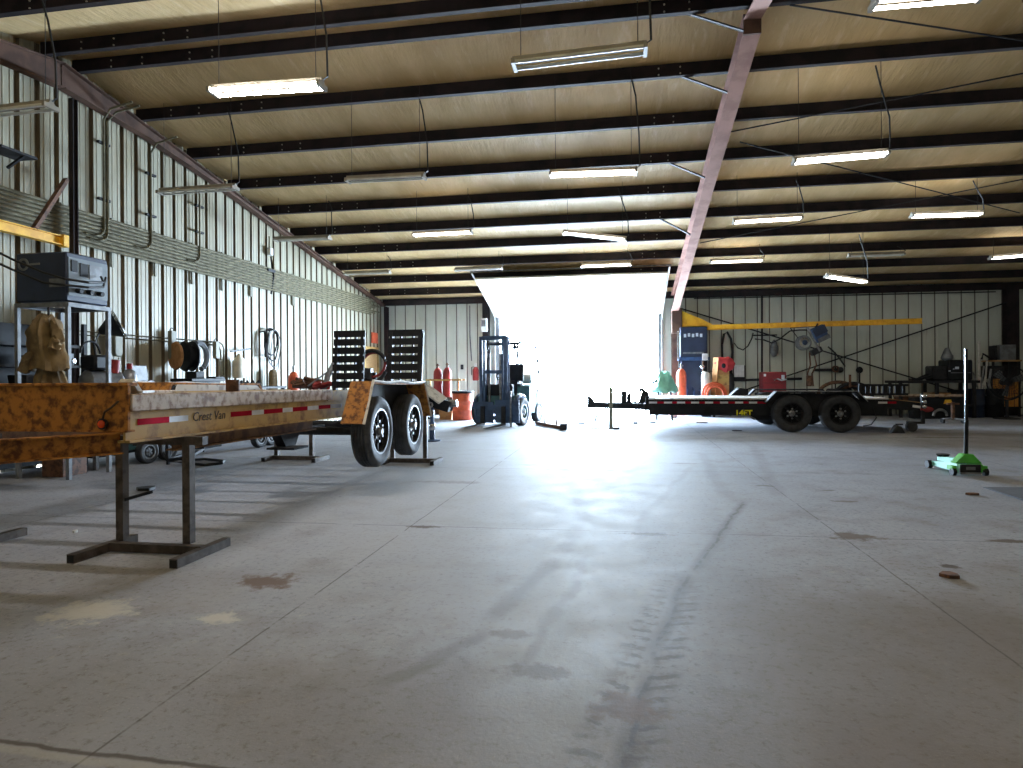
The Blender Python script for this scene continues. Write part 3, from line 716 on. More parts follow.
MB().tube([c+Vector((.0, -.002, .03)), c+Vector((.015, -.003, .075)), c+Vector((.06, -.003, .1)), c+Vector((.11, -.003, .14))], .007).build('wire_smear', M['letter_dark'], fp)
def side(x, sgn, nm):
    mb = MB(TM)
    # worn top rail
    mb.box2((x-.09*(sgn > 0)-.01*(sgn < 0), TY0+.01, .995), (x+.01*(sgn > 0)+.09*(sgn < 0), 6.35, 1.105))
    r = mb.build('top_rail', M['worn_rail'], t, bev=.006)
    mb = MB(TM)
    xi = x-.05*sgn
    mb.box2((min(x-.035*sgn, x-.05*sgn), TY0+.01, .80), (max(x-.035*sgn, x-.05*sgn), TY1, .995))
    mb.box2((min(x-.005*sgn, x-.09*sgn), TY0+.01, .80), (max(x-.005*sgn, x-.09*sgn), TY1, .815))
    mb.box2((min(x-.09*sgn, x-.12*sgn), 6.3, .985), (max(x-.02*sgn, x-.03*sgn), TY1, 1.09))
    return r, mb.build('side_rail', M['worn_yellow'], t)
for x, sgn in ((TX1, 1), (TX0, -1)):
    r, w = side(x, sgn, '')
    if sgn > 0:
        mb = MB(TM); y = TY0+.12; xs = x-.034
        for i, (v0, v1, mi) in enumerate(((136, 168, 0), (168, 187, 1), (230, 251, 0), (251, 263, 1), (263, 282, 0), (282, 292, 1), (292, 307, 0), (307, 318, 1), (318, 330, 0), (330, 341, 1))):
            ya = AX(v0, 420, xs).y; yb = AX(v1, 420, xs).y
            mb.box2((xs, ya, .905), (xs+.002, yb, .945), mi)
        mb.build('reflector_strip', [M['tape_red'], M['tape_white']], w)
        ya = AX(191, 413, xs).y
        M4 = Matrix(((0, 0, 1, xs+.002), (1, 0, 0, ya), (0, 1, 0, .898), (0, 0, 0, 1)))
        text_mesh('Crest Van', .095, .001, M['letter_dark'], TM @ M4, 'painted_lettering', w, shear=.2)
for x in (-3.2, -4.7):
    mb = MB(TM); mb.ibeam((x, TY0+.65, .765), (x, 6.3, .765), .16, .1); mb.bar((x, 6.2, .86), (x, TY1, .86), .08, .1); mb.build('main_beam', pm('rust_brown_beam', S(128, 92, 56), .7, col2=S(92, 62, 40), scale=9), t)
k = 13
for i in range(k):
    y = TY0+.25+(TY1-TY0-.4)*i/(k-1)
    mb = MB(TM); mb.chan((TX0+.05, y, .965), (TX1-.05, y, .965), .09, .05); mb.build('crossmember', M['brown'], t)
mb = MB(TM); mb.box2((TX0, TY1-.05, .78), (TX1, TY1+.02, 1.0)); mb.build('rear_beam', M['brown'], t)
for s in (1, -1):
    xc = (TX0+TX1)/2; xa = xc+s*.85
    mb = MB(TM); mb.chan((xa, TY0+.05, .80), (xc+s*.06, TY0-1.25, .79), .135, .07, flip=-s); mb.build('tongue_beam', M['rusty'], t)
mb = MB(TM); mb.box2((-4.08, TY0-1.5, .72), (-3.84, TY0-1.2, .88)); mb.build('coupler', M['dark'], t, bev=.01)
# fenders: slanted ends, open scuffed lip
for x0, x1, sgn in ((-2.82, -2.57, 1), (-5.37, -4.93, -1)):
    P = [(6.16, .76), (6.42, 1.19), (7.25, 1.175), (8.2, 1.18), (8.5, .72), (8.46, .72), (8.17, 1.155), (7.25, 1.15), (6.44, 1.165), (6.2, .75)]
    mb = MB(TM); mb.extr([(x0, a, b) for a, b in P], (x1-x0, 0, 0)); f = mb.build('fender', M['rusty'], t)
    lip = x1 if sgn > 0 else x0
    mb = MB(TM); mb.tube([(lip, a, b+.005*math.sin(a*13)) for a, b in ((6.16, .76), (6.42, 1.19), (6.8, 1.172), (7.25, 1.19), (7.7, 1.17), (8.2, 1.183), (8.5, .72))], .016); mb.build('fender_lip', M['offwhite'], f)
    mb = MB(TM); q = x0 if sgn > 0 else x1; mb.extr([(q, a, b) for a, b in ((6.2, .8), (6.45, 1.15), (8.15, 1.15), (8.45, .8))], (.012*sgn, 0, 0)); mb.build('fender_backing', M['dark'], f)
    if sgn < 0:
        mb = MB(TM); mb.extr([(-4.925, a, b) for a, b in ((6.42, 1.0), (6.5, 1.165), (8.1, 1.15), (8.4, 1.0))], (-.02, 0, 0)); ip = mb.build('inner_plate', M['offwhite'], f)
        for i, (yy_, rr_) in enumerate(((6.75, .03), (7.0, .035), (7.3, .05), (7.45, .06), (7.8, .04), (8.05, .05))):
            mb = MB(TM); mb.lathe([(0, 0), (rr_, 0), (rr_, .004), (0, .004)], (-4.924, yy_, 1.06+.01*(i % 2)), (1, 0, 0), 14, sx=1, sy=.5); mb.build('slot_hole', M['cable'], ip)
for y in (6.72, 7.88):
    mb = MB(TM); mb.cyl((-5.1, y, .64), (-2.82, y, .64), .045, seg=12); mb.box2((-3.5, y-.35, .66), (-3.43, y+.35, .69)); mb.box2((-4.49, y-.35, .66), (-4.42, y+.35, .69))
    mb.build('axle', M['dark'], t)
    wheel(t, (-2.70, y, .64), (1, 0, 0), .388, .21, .235, 'rubber_dirty', 'dark', 'spoke', Mx=TM)
    mb = MB(TM); mb.lathe([(0, 0), (.09, 0), (.14, .02), (.14, .09), (.05, .1), (.05, .16), (0, .16)], (-5.08, y, .64), (-1, 0, 0), 18); mb.build('brake_hub', M['brown'], t)
for x in (-3.46, -4.46):
    mb = MB(TM); mb.extr([(x-.05, 5.95, .74), (x-.05, 6.5, .74), (x-.05, 6.35, .52), (x-.05, 6.15, .52)], (.1, 0, 0)); mb.box2((x-.08, 6.0, .5), (x+.22, 6.3, .52)); mb.build('spring_hanger', M['dark'], t)
def ramp(x0, x1, ztop, lean, y, label=None):
    mb = MB(); n_ = 9
    def P(x, s, o=0.0): return Vector((x, y+lean*s+o, .78+(ztop-.78)*s))
    for x in (x0+.03, x1-.03): mb.bar(P(x, 0), P(x, 1), .045, .09, up=(0, 1, 0))
    mb.bar(P(x0+.17, 0), P(x0+.17, 1), .025, .05, up=(0, 1, 0)); mb.bar(P(x1-.14, 0), P(x1-.14, 1), .02, .05, up=(0, 1, 0))
    r = mb.build('loading_ramp', M['black'], t)
    for i in range(n_):
        s = .05+.93*i/(n_-1)
        MB().bar(P(x0-.02, s, -.02), P(x1+.01, s, -.02), .098, .03, up=(0, 1, 0)).build('ramp_cleat', M['black'], r)
    return r
a0 = AY(337, 333, 9.2); a1 = AY(366, 333, 9.2)
ramp(a0.x, a1.x, a0.z, .12, 9.05)
b0 = AY(391, 332, 9.2); b1 = AY(423, 332, 9.2)
ramp(b0.x, b1.x, b0.z, .12, 9.05)
MB().bar((b1.x+.03, 8.95, .8), (b1.x-.0, 9.2, b0.z), .03, .05, up=(0, 1, 0)).build('ramp_brace', M['black'], t)

def stand(x0, x1, y, h, fl_, label, rz=0.0, extra=None):
    cx = (x0+x1)/2
    t = T('support_stand', (cx, y, 0), label, 'stand', 'steel stands under the yellow trailer')
    q = .058
    MB().box2((x0-.04, y-.03, h-q), (x1+.13, y+.03, h)).build('top_bar', M['raw'], t)
    for x in (x0, x1): MB().box2((x-q/2, y-q/2, .05), (x+q/2, y+q/2, h-q)).build('post', M['raw'], t)
    MB().box2((x0-.0, y-.1-q/2, .005), (x1+.18, y-.1+q/2, .005+q)).build('base_bar', M['raw'], t)
    for x in (x0-.03, x1+.19):
        mb = MB(); o, i_ = q/2, q/2-.006
        mb.prof((x, y-fl_*.82, o), (x, y+fl_*.3, o), [(-o, -o), (o, -o), (o, o), (-o, o)])
        f = mb.build('foot', M['raw'], t)
        MB().box((x, y-fl_*.82-.001, o), (i_*2, .004, i_*2)).build('tube_mouth', M['cable'], f)
    return t
s1 = stand(-3.51, -2.985, 4.06, .795, .5, 'square tube stand under the front corner of the yellow trailer, closest to the camera')
MB().bar((-3.49, 4.05, .34), (-3.4, 4.22, .37), .02).build('handle_bar', M['dark'], s1)
stand(-5.17, -4.74, 4.12, .795, .5, 'square tube stand at the picture edge, only its foot tip showing under the trailer')
stand(-5.02, -4.47, 8.8, .73, .4, 'square tube stand under the far rear corner of the yellow trailer, seen behind the deck')
stand(-3.2, -2.72, 8.72, .73, .4, 'square tube stand just behind the rear wheel of the yellow trailer')
# things lying on the trailer
p = AX(234, 393, -3.05)
tag(MB().lathe([(.035, 0), (.052, 0), (.052, .095), (.035, .095), (.035, .0)], (-3.06, p.y, 1.092), (0, 0, 1), 20).build('pipe_offcut', M['brown']), 'short rusty brown pipe standing on the yellow trailer rail', 'pipe')
p = AX(134, 388, -3.05)
mb = MB(); mb.box((-3.1, 3.66, 1.15), (.1, .03, .1), rot=(.7, 0, 0)); mb.box((-3.05, 3.74, 1.115), (.03, .18, .015), rot=(0, 0, .3)); mb.box((-3.15, 3.7, 1.125), (.06, .1, .04), rot=(0, 0, -.4))
tag(mb.build('scrap_bracket', M['offwhite']), 'bent grey bracket lying on the trailer rail behind the front plate', 'scrap')

# ------------------------------------------------------------------ gear along the gable wall
# stand with blue power source
t = T('welder_stand', (-6.95, 7.0, 0), 'tall grey steel frame stand under the blue power source', 'stand')
xf = -6.5; yb0, yb1 = 6.67, 7.3
for (x, y) in ((xf, yb0+.02), (xf, yb1), (-7.2, yb0+.02), (-7.2, yb1)):
    MB().bar((x, y, 0), (x, y, 2.09), .045).build('post', M['grey'], t)
for z in (2.09, .5):
    mb = MB(); mb.bar((xf, yb0, z), (xf, yb1+.02, z), .06, .05); mb.bar((-7.2, yb0, z), (-7.2, yb1+.02, z), .05); mb.bar((-7.2, yb0+.02, z), (xf, yb0+.02, z), .05); mb.bar((-7.2, yb1, z), (xf, yb1, z), .05)
    mb.build('frame_ring', M['grey'], t)
mb = MB(); mb.box2((-7.2, yb0, .5), (xf, yb1, .53)); mb.build('shelf', M['dark'], t)
t = T('welding_power_source', (-6.85, 7.0, 2.13), 'blue welding power source box on top of the tall steel stand', 'welder')
mb = MB(); mb.box2((-7.2, yb0, 2.13), (xf, yb1, 2.72)); mb.build('case', M['navy'], t, bev=.015)
mb = MB(); mb.extr([(xf+.002, yb0+.02, 2.2), (xf+.002, yb1-.02, 2.2), (xf+.002, yb1-.02, 2.66), (xf+.002, yb0+.02, 2.66)], (.012, 0, 0)); pn = mb.build('control_panel', pm('panel_grey_blue', S(96, 106, 112), .55), t)
for (dy, dz, w, h) in ((.1, .36, .09, .14), (.24, .33, .12, .16)): MB().box((xf+.018, yb0+dy, 2.2+dz), (.01, w, h)).build('panel_dial', M['black'], pn, bev=.004)
for dy in (.14, .3, .46): MB().cyl((xf+.01, yb0+dy, 2.27), (xf+.08, yb0+dy, 2.26), .03, seg=12).build('socket', M['black'], pn)
MB().box((xf+.018, yb0+.42, 2.52), (.008, .2, .18)).build('panel_label', M['grey'], pn)
mb = MB(); mb.lathe([(.05, 0), (.075, 0), (.075, .01), (.05, .01), (.05, 0)], (-7.08, yb0-.008, 2.58), (0, -1, 0), 20); mb.bar((-7.0, yb0-.006, 2.58), (-6.86, yb0-.006, 2.585), .012, .02)
mb.build('side_emblem', M['grey'], t)
MB().box((-6.62, yb0-.004, 2.35), (.22, .006, .1)).build('side_plate', M['grey'], t)
# cables sagging from boom to power source
for k, (dz, lab) in enumerate(((0, 'upper of two black cables drooping across the blue power source'), (-.12, 'lower of two black cables drooping across the blue power source'))):
    q = [(-7.5, 5.7-.2*k, 3.07), (-7.3, 6.05-.1*k, 2.86+dz), (-7.0, 6.45, 2.6+dz), (-6.72, 6.58, 2.46+dz), (-6.45, 6.6, 2.38+dz*.6), (-6.32, 6.8, 2.36+dz*.5), (-6.34, 7.05, 2.4+dz*.5), (-6.42, 7.1+.08*k, 2.48)]
    tag(MB().tube(q, .014).build('welding_cable', M['cable']), lab, 'cable')
# yellow jib boom on gable column
t = T('jib_boom', (-7.68, YR, 3.1), 'yellow steel jib boom hinged on the gable column with a brown diagonal brace', 'crane boom')
mb = MB(); mb.ibeam((-7.66, 7.8, 3.12), (-7.5, 3.6, 3.12), .13, .1); mb.build('boom', M['yellow'], t)
a = AX(33, 226, -7.6); b = AX(65, 178, -7.66)
MB().chan((a.x, a.y, 3.2), (b.x, b.y, b.z), .07, .05, up=(1, 0, 0)).build('diagonal_brace', M['brown'], t)
MB().box((-7.64, 7.8, 3.12), (.1, .1, .17)).build('hinge_bracket', M['yellow'], t, bev=.01)
# upper wall clutter: dark bracket shelf
t = T('wall_bracket', (-7.7, 7.0, 4.3), 'small dark bracket shelf on the gable wall above the yellow boom', 'bracket')
p = AX(10, 153, -7.7)
MB().box(p, (.3, .5, .03)).build('plate', M['dark'], t); MB().bar(p+Vector((-.15, .1, -.15)), p+Vector((.12, .1, 0)), .03).build('strut', M['dark'], t)
# storage rack
t = T('storage_rack', (-7.5, 6.5, 0), 'dark steel storage rack full of stock beside the tan coverall', 'rack')
ra, rb, rc, rd = -7.8, -7.28, 5.3, 7.75
for (x, y) in ((rb, rd), (ra+.05, rd), (rb, rc), (ra+.05, rc)): MB().bar((x, y, 0), (x, y, 1.95), .05).build('upright', M['dark'], t)
for z in (.45, 1.0, 1.35, 1.62): MB().box2((ra+.03, rc, z), (rb, rd, z+.035)).build('shelf', M['dark'], t)
MB().box2((ra, rc, .05), (ra+.015, rd, 1.93)).build('back_panel', M['black'], t)
for i, (x, y, z, w, h, mt, lab) in enumerate(((-7.45, 7.5, 1.385, .26, .16, 'grey', 'grey parts bin on the upper rack shelf'), (-7.45, 7.1, 1.385, .2, .12, 'black', 'black parts bin on the upper rack shelf'), (-7.45, 7.45, 1.035, .22, .2, 'offwhite', 'pale box on the middle rack shelf'), (-7.45, 7.05, 1.035, .25, .22, 'dark', 'dark box on the middle rack shelf'),
                                               (-7.45, 7.3, 1.655, .18, .16, 'dark', 'dark canister box on top of the rack'))):
    mb = MB(); mb.extr([(x-w/2, y-w/2, z), (x+w/2, y-w/2, z), (x+w/2+.02, y-w/2-.02, z+h), (x-w/2-.02, y-w/2-.02, z+h)], (0, w, 0))
    tag(mb.build('parts_bin', M[mt], bev=.006), lab, 'bin')
# coverall hanging on a hook at the rack end
def garment(t, c, rx, ry, z0, z1, mat, name, seed, flare=.25):
    rnd = random.Random(seed); k = 40; L = 26; V = []
    ph = [rnd.uniform(0, 6) for _ in range(6)]
    for j in range(L+1):
        s = j/L; z = z1+(z0-z1)*s
        w = (.35+.65*min(1, s*3.2)**.6)*(1+flare*s)
        for i in range(k):
            a = 2*PI*i/k
            f = 1+.08*math.sin(6*a+ph[0]+1.6*s)+.07*math.sin(11*a+ph[1]-2*s)+.035*math.sin(14*s+2*a+ph[2])+.05*math.sin(26*s+4*a+ph[3])*math.sin(PI*s)
            V.append((c[0]+rx*w*f*math.cos(a)+.03*math.sin(4*s+ph[4]), c[1]+ry*w*f*math.sin(a), z+.02*math.sin(3*a+ph[5])))
    mb = MB(); mb.add(V, [(j*k+i, j*k+(i+1) % k, (j+1)*k+(i+1) % k, (j+1)*k+i) for j in range(L) for i in range(k)]+[tuple(range(k))])
    return mb.build(name, mat, t)
t = T('coverall', (-6.17, 6.1, .6), 'worn tan canvas coverall hanging in folds before the dark storage rack', 'workwear')
cg = (-6.17, 6.1)
garment(t, (cg[0]-.02, cg[1]), .165, .13, 1.3, 1.9, M['tan'], 'jacket_body', 3, .15)
garment(t, (cg[0]+.02, cg[1]+.02), .15, .12, .6, 1.42, M['tan'], 'trousers', 5, .2)
for sg, e in ((1, Vector((.1, -.05, -.3))), (-1, Vector((-.06, -.08, -.55)))):
    a = Vector((cg[0]+.1*sg, cg[1]-.05, 1.82))
    path = [a+e*s+Vector((.05*math.sin(s*4), 0, .03*math.sin(s*9))) for s in [i/9 for i in range(10)]]
    mb = MB(); mb.tube(path, .055, seg=12)
    for i, v in enumerate(mb.v): v += Vector((.014*math.sin(i*1.7), .014*math.cos(i*2.3), .01*math.sin(i*.9)))
    mb.build('sleeve', M['tan'], t)
MB().tube([(-6.52, 6.64, 2.04), (cg[0], cg[1], 1.98), (cg[0], cg[1], 1.82)], .012).build('hanger', M['dark'], t)
# tiny chrome tube beyond coverall
p = AX(66, 361, -6.6)
tag(MB().cyl(p+Vector((-.14, 0, 0)), p+Vector((.1, .02, 0)), .03, seg=12).build('chrome_tube', M['chrome']), 'short bright metal tube at the stand beside the tan coverall', 'tube')

# compressor on bench by the stand and bench
t = T('work_bench', (-7.0, 8.05, 0), 'low steel work bench with pale legs along the gable wall under the trailer line', 'bench')
MB().box2((-7.22, 7.42, .86), (-6.8, 8.72, .9)).build('bench_top', M['dark'], t)
for p in ((-6.84, 7.46), (-6.84, 7.9), (-6.84, 8.3), (-6.84, 8.68), (-7.18, 7.46), (-7.18, 8.68)): MB().bar((p[0], p[1], 0), (p[0], p[1], .86), .05).build('leg', M['grey'], t)
MB().box2((-7.18, 7.46, .15), (-6.86, 8.66, .18)).build('lower_shelf', M['dark'], t)
for (x, y, w, d, h, mt, lab, z) in ((-6.86, 7.0, .3, .36, .42, 'brown', 'rust brown steel box on the floor inside the welder stand', .002), (-7.02, 7.68, .24, .3, .3, 'dark', 'dark metal crate on the lower bench shelf', .182), (-7.02, 8.1, .24, .3, .34, 'teal', 'dark teal crate on the lower bench shelf', .182)):
    mb = MB(); mb.box2((x-w/2, y-d/2, z), (x+w/2, y+d/2, z+h)); mb.box2((x-w/2-.01, y-d/2-.01, z+h-.03), (x+w/2+.01, y+d/2+.01, z+h))
    tag(mb.build('steel_crate', M[mt], bev=.005), lab, 'crate')
t = T('air_compressor', (-7.0, 7.75, .9), 'small dark air compressor with silver tank and red cap on the bench', 'compressor')
p = Vector((-7.0, 7.75, 1.16))
MB().lathe([(0, -.28), (.1, -.26), (.16, -.2), (.16, .2), (.1, .26), (0, .28)], p, (.3, 1, 0), 20).build('tank', M['grey'], t)
MB().box(p+Vector((0, -.1, .26)), (.26, .3, .2)).build('motor', M['black'], t, bev=.03)
MB().cyl(p+Vector((.1, .1, .12)), p+Vector((.12, .1, .3)), .06, seg=14).build('gauge_cap', M['red'], t)
MB().tube(arc(p+Vector((.05, -.25, .38)), .16, 0, PI, 10, (0, 1, 0), (0, 0, 1)), .014).build('handle', M['dark'], t)
for dx in (-.1, .1): MB().box(p+Vector((dx, 0, -.2)), (.04, .3, .14)).build('foot', M['dark'], t)
t = T('gas_bottle', (-7.0, 8.25, .9), 'pale gas bottle with red cap among the gear on the bench', 'gas cylinder')
MB().lathe([(.09, 0), (.1, .02), (.1, .34), (.06, .42), (.03, .44), (0, .44)], (-7.0, 8.25, .9), (0, 0, 1), 18).build('body', M['steel'], t)
MB().cyl((-7.0, 8.25, 1.34), (-7.0, 8.25, 1.42), .04, seg=12).build('cap', M['red'], t)
p = Vector((-6.93, 8.52, 1.0))
t = T('hand_reel', (p.x, p.y, .9), 'small dark wire spool on the bench end beneath the cone lamp', 'spool')
for dx in (-.05, .05): MB().lathe([(.05, -.008), (.13, -.008), (.14, 0), (.13, .008), (.05, .008), (.05, -.008)], (p.x+dx, p.y, 1.04), (1, 0, 0), 22).build('flange', M['grey'], t)
MB().cyl((p.x-.05, p.y, 1.04), (p.x+.05, p.y, 1.04), .07, seg=18).build('core', M['dark'], t)

# counter along the wall and a low cart in front of it
t = T('wall_counter', (-7.5, 10.9, 0), 'dark steel counter standing along the ribbed wall under the hose reel', 'counter')
MB().box2((-7.84, 8.85, .98), (-7.1, 12.85, 1.02)).build('counter_top', M['dark'], t)
for y in (8.9, 10.85, 12.8):
    for x in (-7.8, -7.14): MB().bar((x, y, 0), (x, y, .98), .05).build('leg', M['dark'], t)
t = T('low_cart', (-6.5, 9.3, 0), 'low dark trolley with small wheels standing behind the yellow trailer stands', 'cart')
for (x, y) in ((-6.62, 8.12), (-6.62, 8.52), (-6.15, 10.2), (-6.15, 10.55)):
    w_ = wheel(t, (x, y, .165), (1, -.15, 0), .165, .11, .09, 'rubber', 'dark', 'steel')
MB().bar((-6.72, 8.0, .3), (-6.3, 10.7, .3), .06, .08).build('chassis_beam', M['dark'], t)
MB().bar((-6.72, 8.2, .36), (-6.3, 10.6, .36), .3, .03).build('cart_deck', M['dark'], t)
for (x, y) in ((-6.62, 8.12), (-6.62, 8.52), (-6.15, 10.2), (-6.15, 10.55)): MB().bar((x-.02, y, .165), (x-.12, y, .3), .04).build('wheel_fork', M['dark'], t)
p = AX(136, 376, -6.3)
t = T('steel_plate', (-7.3, AX(136, 376, -7.3).y, 1.02), 'square grey steel plate leaning upright before the ribbed wall', 'plate')
a = AX(126, 383, -7.3); b = AX(147, 366, -7.3)
MB().box((-7.3, (a.y+b.y)/2, (1.03+b.z)/2), (.02, b.y-a.y, b.z-1.03), rot=(0, -.1, 0)).build('plate', M['grey'], t)
MB().bar((-7.5, (a.y+b.y)/2, 1.03), (-7.33, (a.y+b.y)/2, b.z-.05), .02).build('prop', M['dark'], t)
p = AX(195, 381, -7.4)
tag(MB().box((p.x, p.y+.1, 1.17), (.4, 1.0, .05), rot=(0, 0, .05)).box((p.x+.02, p.y+.55, 1.2), (.2, .25, .05)).box2((p.x-.15, p.y-.4, 1.02), (p.x+.15, p.y+.5, 1.15)).build('tool_tray', M['black'], bev=.006), 'flat black tool tray lying on the wall counter under the hose reel', 'tray')
mb = MB(); q = AX(245, 386, -7.3)
for i in range(4): mb.tube([(q.x, q.y-.3+.2*i, 1.05), (q.x+.05, q.y-.2+.2*i, 1.13), (q.x, q.y-.05+.2*i, 1.04)], .025)
tag(mb.build('steel_chain', M['dark']), 'dark chain lying over the end of the wall counter', 'chain')
# orange cylinder by the wall
def gascyl(x, y, z0, r, h, mat, label, name='gas_cylinder', group=None, cap='steel'):
    t = T(name, (x, y, z0), label, 'gas cylinder', group)
    MB().lathe([(r*.85, 0), (r, .02), (r, h*.78), (r*.9, h*.84), (r*.55, h*.89), (r*.32, h*.905), (0, h*.905)], (x, y, z0), (0, 0, 1), 22).build('body', mat, t)
    mb = MB(); mb.cyl((x, y, z0+h*.9), (x, y, z0+h), r*.22, seg=10); mb.cyl((x-r*.3, y, z0+h*.965), (x+r*.4, y, z0+h*.965), r*.14, seg=8)
    mb.build('valve', M[cap], t); return t
gascyl(-7.4, 13.72, 0, .12, 1.47, M['orange'], 'orange gas cylinder standing against the ribbed wall under the hose coil')
p = AX(284, 375, -7.7)
tag(MB().lathe([(.13, 0), (.14, .03), (.13, .55), (.08, .62), (0, .64)], (-7.7, 13.35, .75), (0, 0, 1), 18, sx=.6).build('canvas_sack', M['tan']), 'tan sack leaning on the wall next to the orange gas cylinder', 'sack')
tag(MB().box2((-7.86, 12.9, 0), (-7.45, 13.55, .72)).box2((-7.88, 12.88, .7), (-7.43, 13.57, .75)).build('wall_locker', M['grey'], bev=.005), 'grey low locker under the tan sack by the wall', 'locker')
# rigging heap and bars at the rear of the trailer bed
mb = MB(); q = AX(311, 386, -4.6)
for i in range(7):
    a = random.uniform(0, 6); mb.tube([(q.x+.14*math.cos(a+k*.7)*(1+.1*i), q.y+.22*math.sin(a+k*.9), 1.03+.04*k*(1-.08*i)) for k in range(5)], .03, seg=6)
tag(mb.build('chain_heap', M['brown']), 'heap of rusty chain on the trailer bed before the ramps', 'chain')
mb = MB(); q2 = AX(322, 387, -4.4)
for i in range(5): mb.tube([(q2.x+.1*math.cos(i+k*1.1), q2.y+.16*math.sin(i*1.3+k*.9), 1.03+.03*k) for k in range(4)], .026, seg=6)
tag(mb.build('ratchet_strap', M['red']), 'dark red tie-down strap bundled beside the rusty chain heap', 'strap')
a = AY(325, 389, 9.0); b = AY(336, 362, 9.3)
t = T('binder_bar', a, 'grey curved lever bar leaning beside the first upright ramp', 'bar')
MB().tube([a, a.lerp(b, .4)+Vector((-.03, 0, .03)), a.lerp(b, .8)+Vector((.0, 0, .04)), b+Vector((.06, 0, .02))], .045, seg=8).build('bar', M['grey'], t)
MB().cyl(AY(308, 386, 9.0), AY(333, 368, 9.4), .012, seg=6).build('thin_rod', M['grey'], t)
c = AY(372, 366, 9.5)
t = T('cable_reel', (c.x, c.y, c.z-.3), 'dark hose reel with loops of hose between the two upright ramps', 'reel')
MB().tube(arc(c, .24, .3, 5.9, 22, (.9, .2, 0), (0, 0, 1)), .03, seg=8).build('outer_loop', M['cable'], t)
MB().tube(arc(c+Vector((.0, .06, .02)), .19, 0, 6.28, 22, (.9, .3, 0), (.1, 0, 1)), .022, seg=8).build('inner_loop', M['red'], t)
MB().box(c+Vector((-.1, .05, -.18)), (.16, .12, .3)).build('bracket', M['grey'], t, bev=.01)
MB().bar(c+Vector((0, .1, -.1)), (c.x, c.y+.1, .0), .06).build('post', M['dark'], t)
# far corner wall items
p = AX(374, 338, XL+.02)
tag(MB().box(p+Vector((.02, 0, 0)), (.03, .5, .34)).build('wall_sign', M['orange'], bev=.004), 'small red orange sign on the gable wall near the corner', 'sign')
a = AX(367, 350, XL+.0)
mb = MB(); mb.box2((XL+.0, 19.0, 0), (XL+.05, 20.0, 2.08)); d2 = mb.build('door_2', M['wood'])
d2['kind'] = 'structure'
MB().box2((XL, 18.92, 0), (XL+.07, 19.0, 2.15)).box2((XL, 20.0, 0), (XL+.07, 20.08, 2.15)).box2((XL, 18.92, 2.08), (XL+.07, 20.08, 2.16)).build('trim_4', M['worn_yellow'])['kind'] = 'structure'

# floor litter left
def bit(u, v, w, d, h, mt, lab, rz=0.0, name='metal_scrap'):
    p = AZ(u, v); mb = MB()
    mb.extr([p+Vector((math.cos(a+rz)*w*(1 if i % 2 else .7), math.sin(a+rz)*d*(1 if i % 3 else .6), .002)) for i, a in enumerate([0, 1.1, 2.0, 3.1, 4.0, 5.2])], (0, 0, h))
    return tag(mb.build(name, M[mt]), lab, 'scrap', 'bits of scrap on the floor')
bit(147, 490, .12, .1, .03, 'cable', 'flat black rag scrap on the floor under the yellow trailer', .3)
t = T('floor_hose', (-5.6, 9.0, 0), 'dark looped hose lying on the floor beside the creeper under the trailer', 'hose')
pp = [AZ(u, v, .02) for u, v in ((168, 461), (185, 463), (205, 465), (222, 463), (224, 461), (205, 459), (190, 460), (172, 457))]
MB().tube(pp, .02, seg=6).build('hose', M['cable'], t)
t = T('shop_creeper', (-6.1, 9.1, 0), 'small dark frame on casters on the floor behind the front stand', 'dolly')
for u, v in ((168, 461), (187, 458), (199, 452)):
    p = AZ(u, v); MB().cyl(p+Vector((-.02, 0, .05)), p+Vector((.02, 0, .05)), .05, seg=14).build('caster', M['rubber'], t)
a, b, c, d = AZ(168, 460, .12), AZ(188, 458, .12), AZ(204, 448, .12), AZ(172, 447, .12)
mb = MB()
for p, q in ((a, b), (b, c), (c, d), (d, a), (a, c)): mb.bar(p, q, .04)
for p in (a, b, c): mb.bar(p, p-Vector((0, 0, .06)), .03)
mb.bar(a, a+Vector((0, 0, .45)), .04); mb.bar(b, b+Vector((0, .1, .5)), .04); mb.bar(c, c+Vector((-.2, 0, .4)), .03); mb.bar(b+Vector((0, 0, .3)), c+Vector((0, 0, .0)), .03)
mb.build('frame', M['dark'], t)

# ------------------------------------------------------------------ far left of the door
t = T('trailer_tongue', (-3.9, 12.4, 0), 'black trailer tongue with a pale plate and jack, resting behind the yellow trailer', 'trailer part')
a = AY(424, 387, 11.6); b = AY(443, 401, 11.6)
MB().bar(a, b, .34, .03, up=(0, -.25, 1)).build('pale_plate', M['offwhite'], t)
a2 = AY(424, 399, 11.7); b2 = AY(450, 407, 11.7)
mb = MB(); mb.bar(a2, b2, .16, .2); mb.bar(a2+Vector((0, .7, 0)), b2+Vector((-.1, .35, 0)), .16, .2); mb.build('frame', M['black'], t)
c = AY(430, 405, 11.55)
MB().lathe([(.03, -.05), (.055, -.05), (.055, .05), (.03, .05), (.03, -.05)], c, (.2, -1, 0), 18).build('pipe_eye', M['steel'], t)
c = AY(432, 415, 11.6)
MB().lathe([(0, 0), (.16, 0), (.16, .02), (.05, .04), (.05, .34), (.035, .36), (.035, .62), (0, .62)], (c.x, 11.6, 0), (0, 0, 1), 18).build('jack_leg', M['blue'], t)
MB().lathe([(.05, .2), (.06, .22), (.06, .3), (.05, .32)], (c.x, 11.6, 0), (0, 0, 1), 18, cap=False).build('jack_collar', M['chrome'], t)
mb = MB(); c = AY(452, 404, 11.8); mb.cyl(c+Vector((-.06, 0, 0)), c+Vector((.1, 0, .02)), .07, seg=14); mb.build('coupler', M['steel'], t)
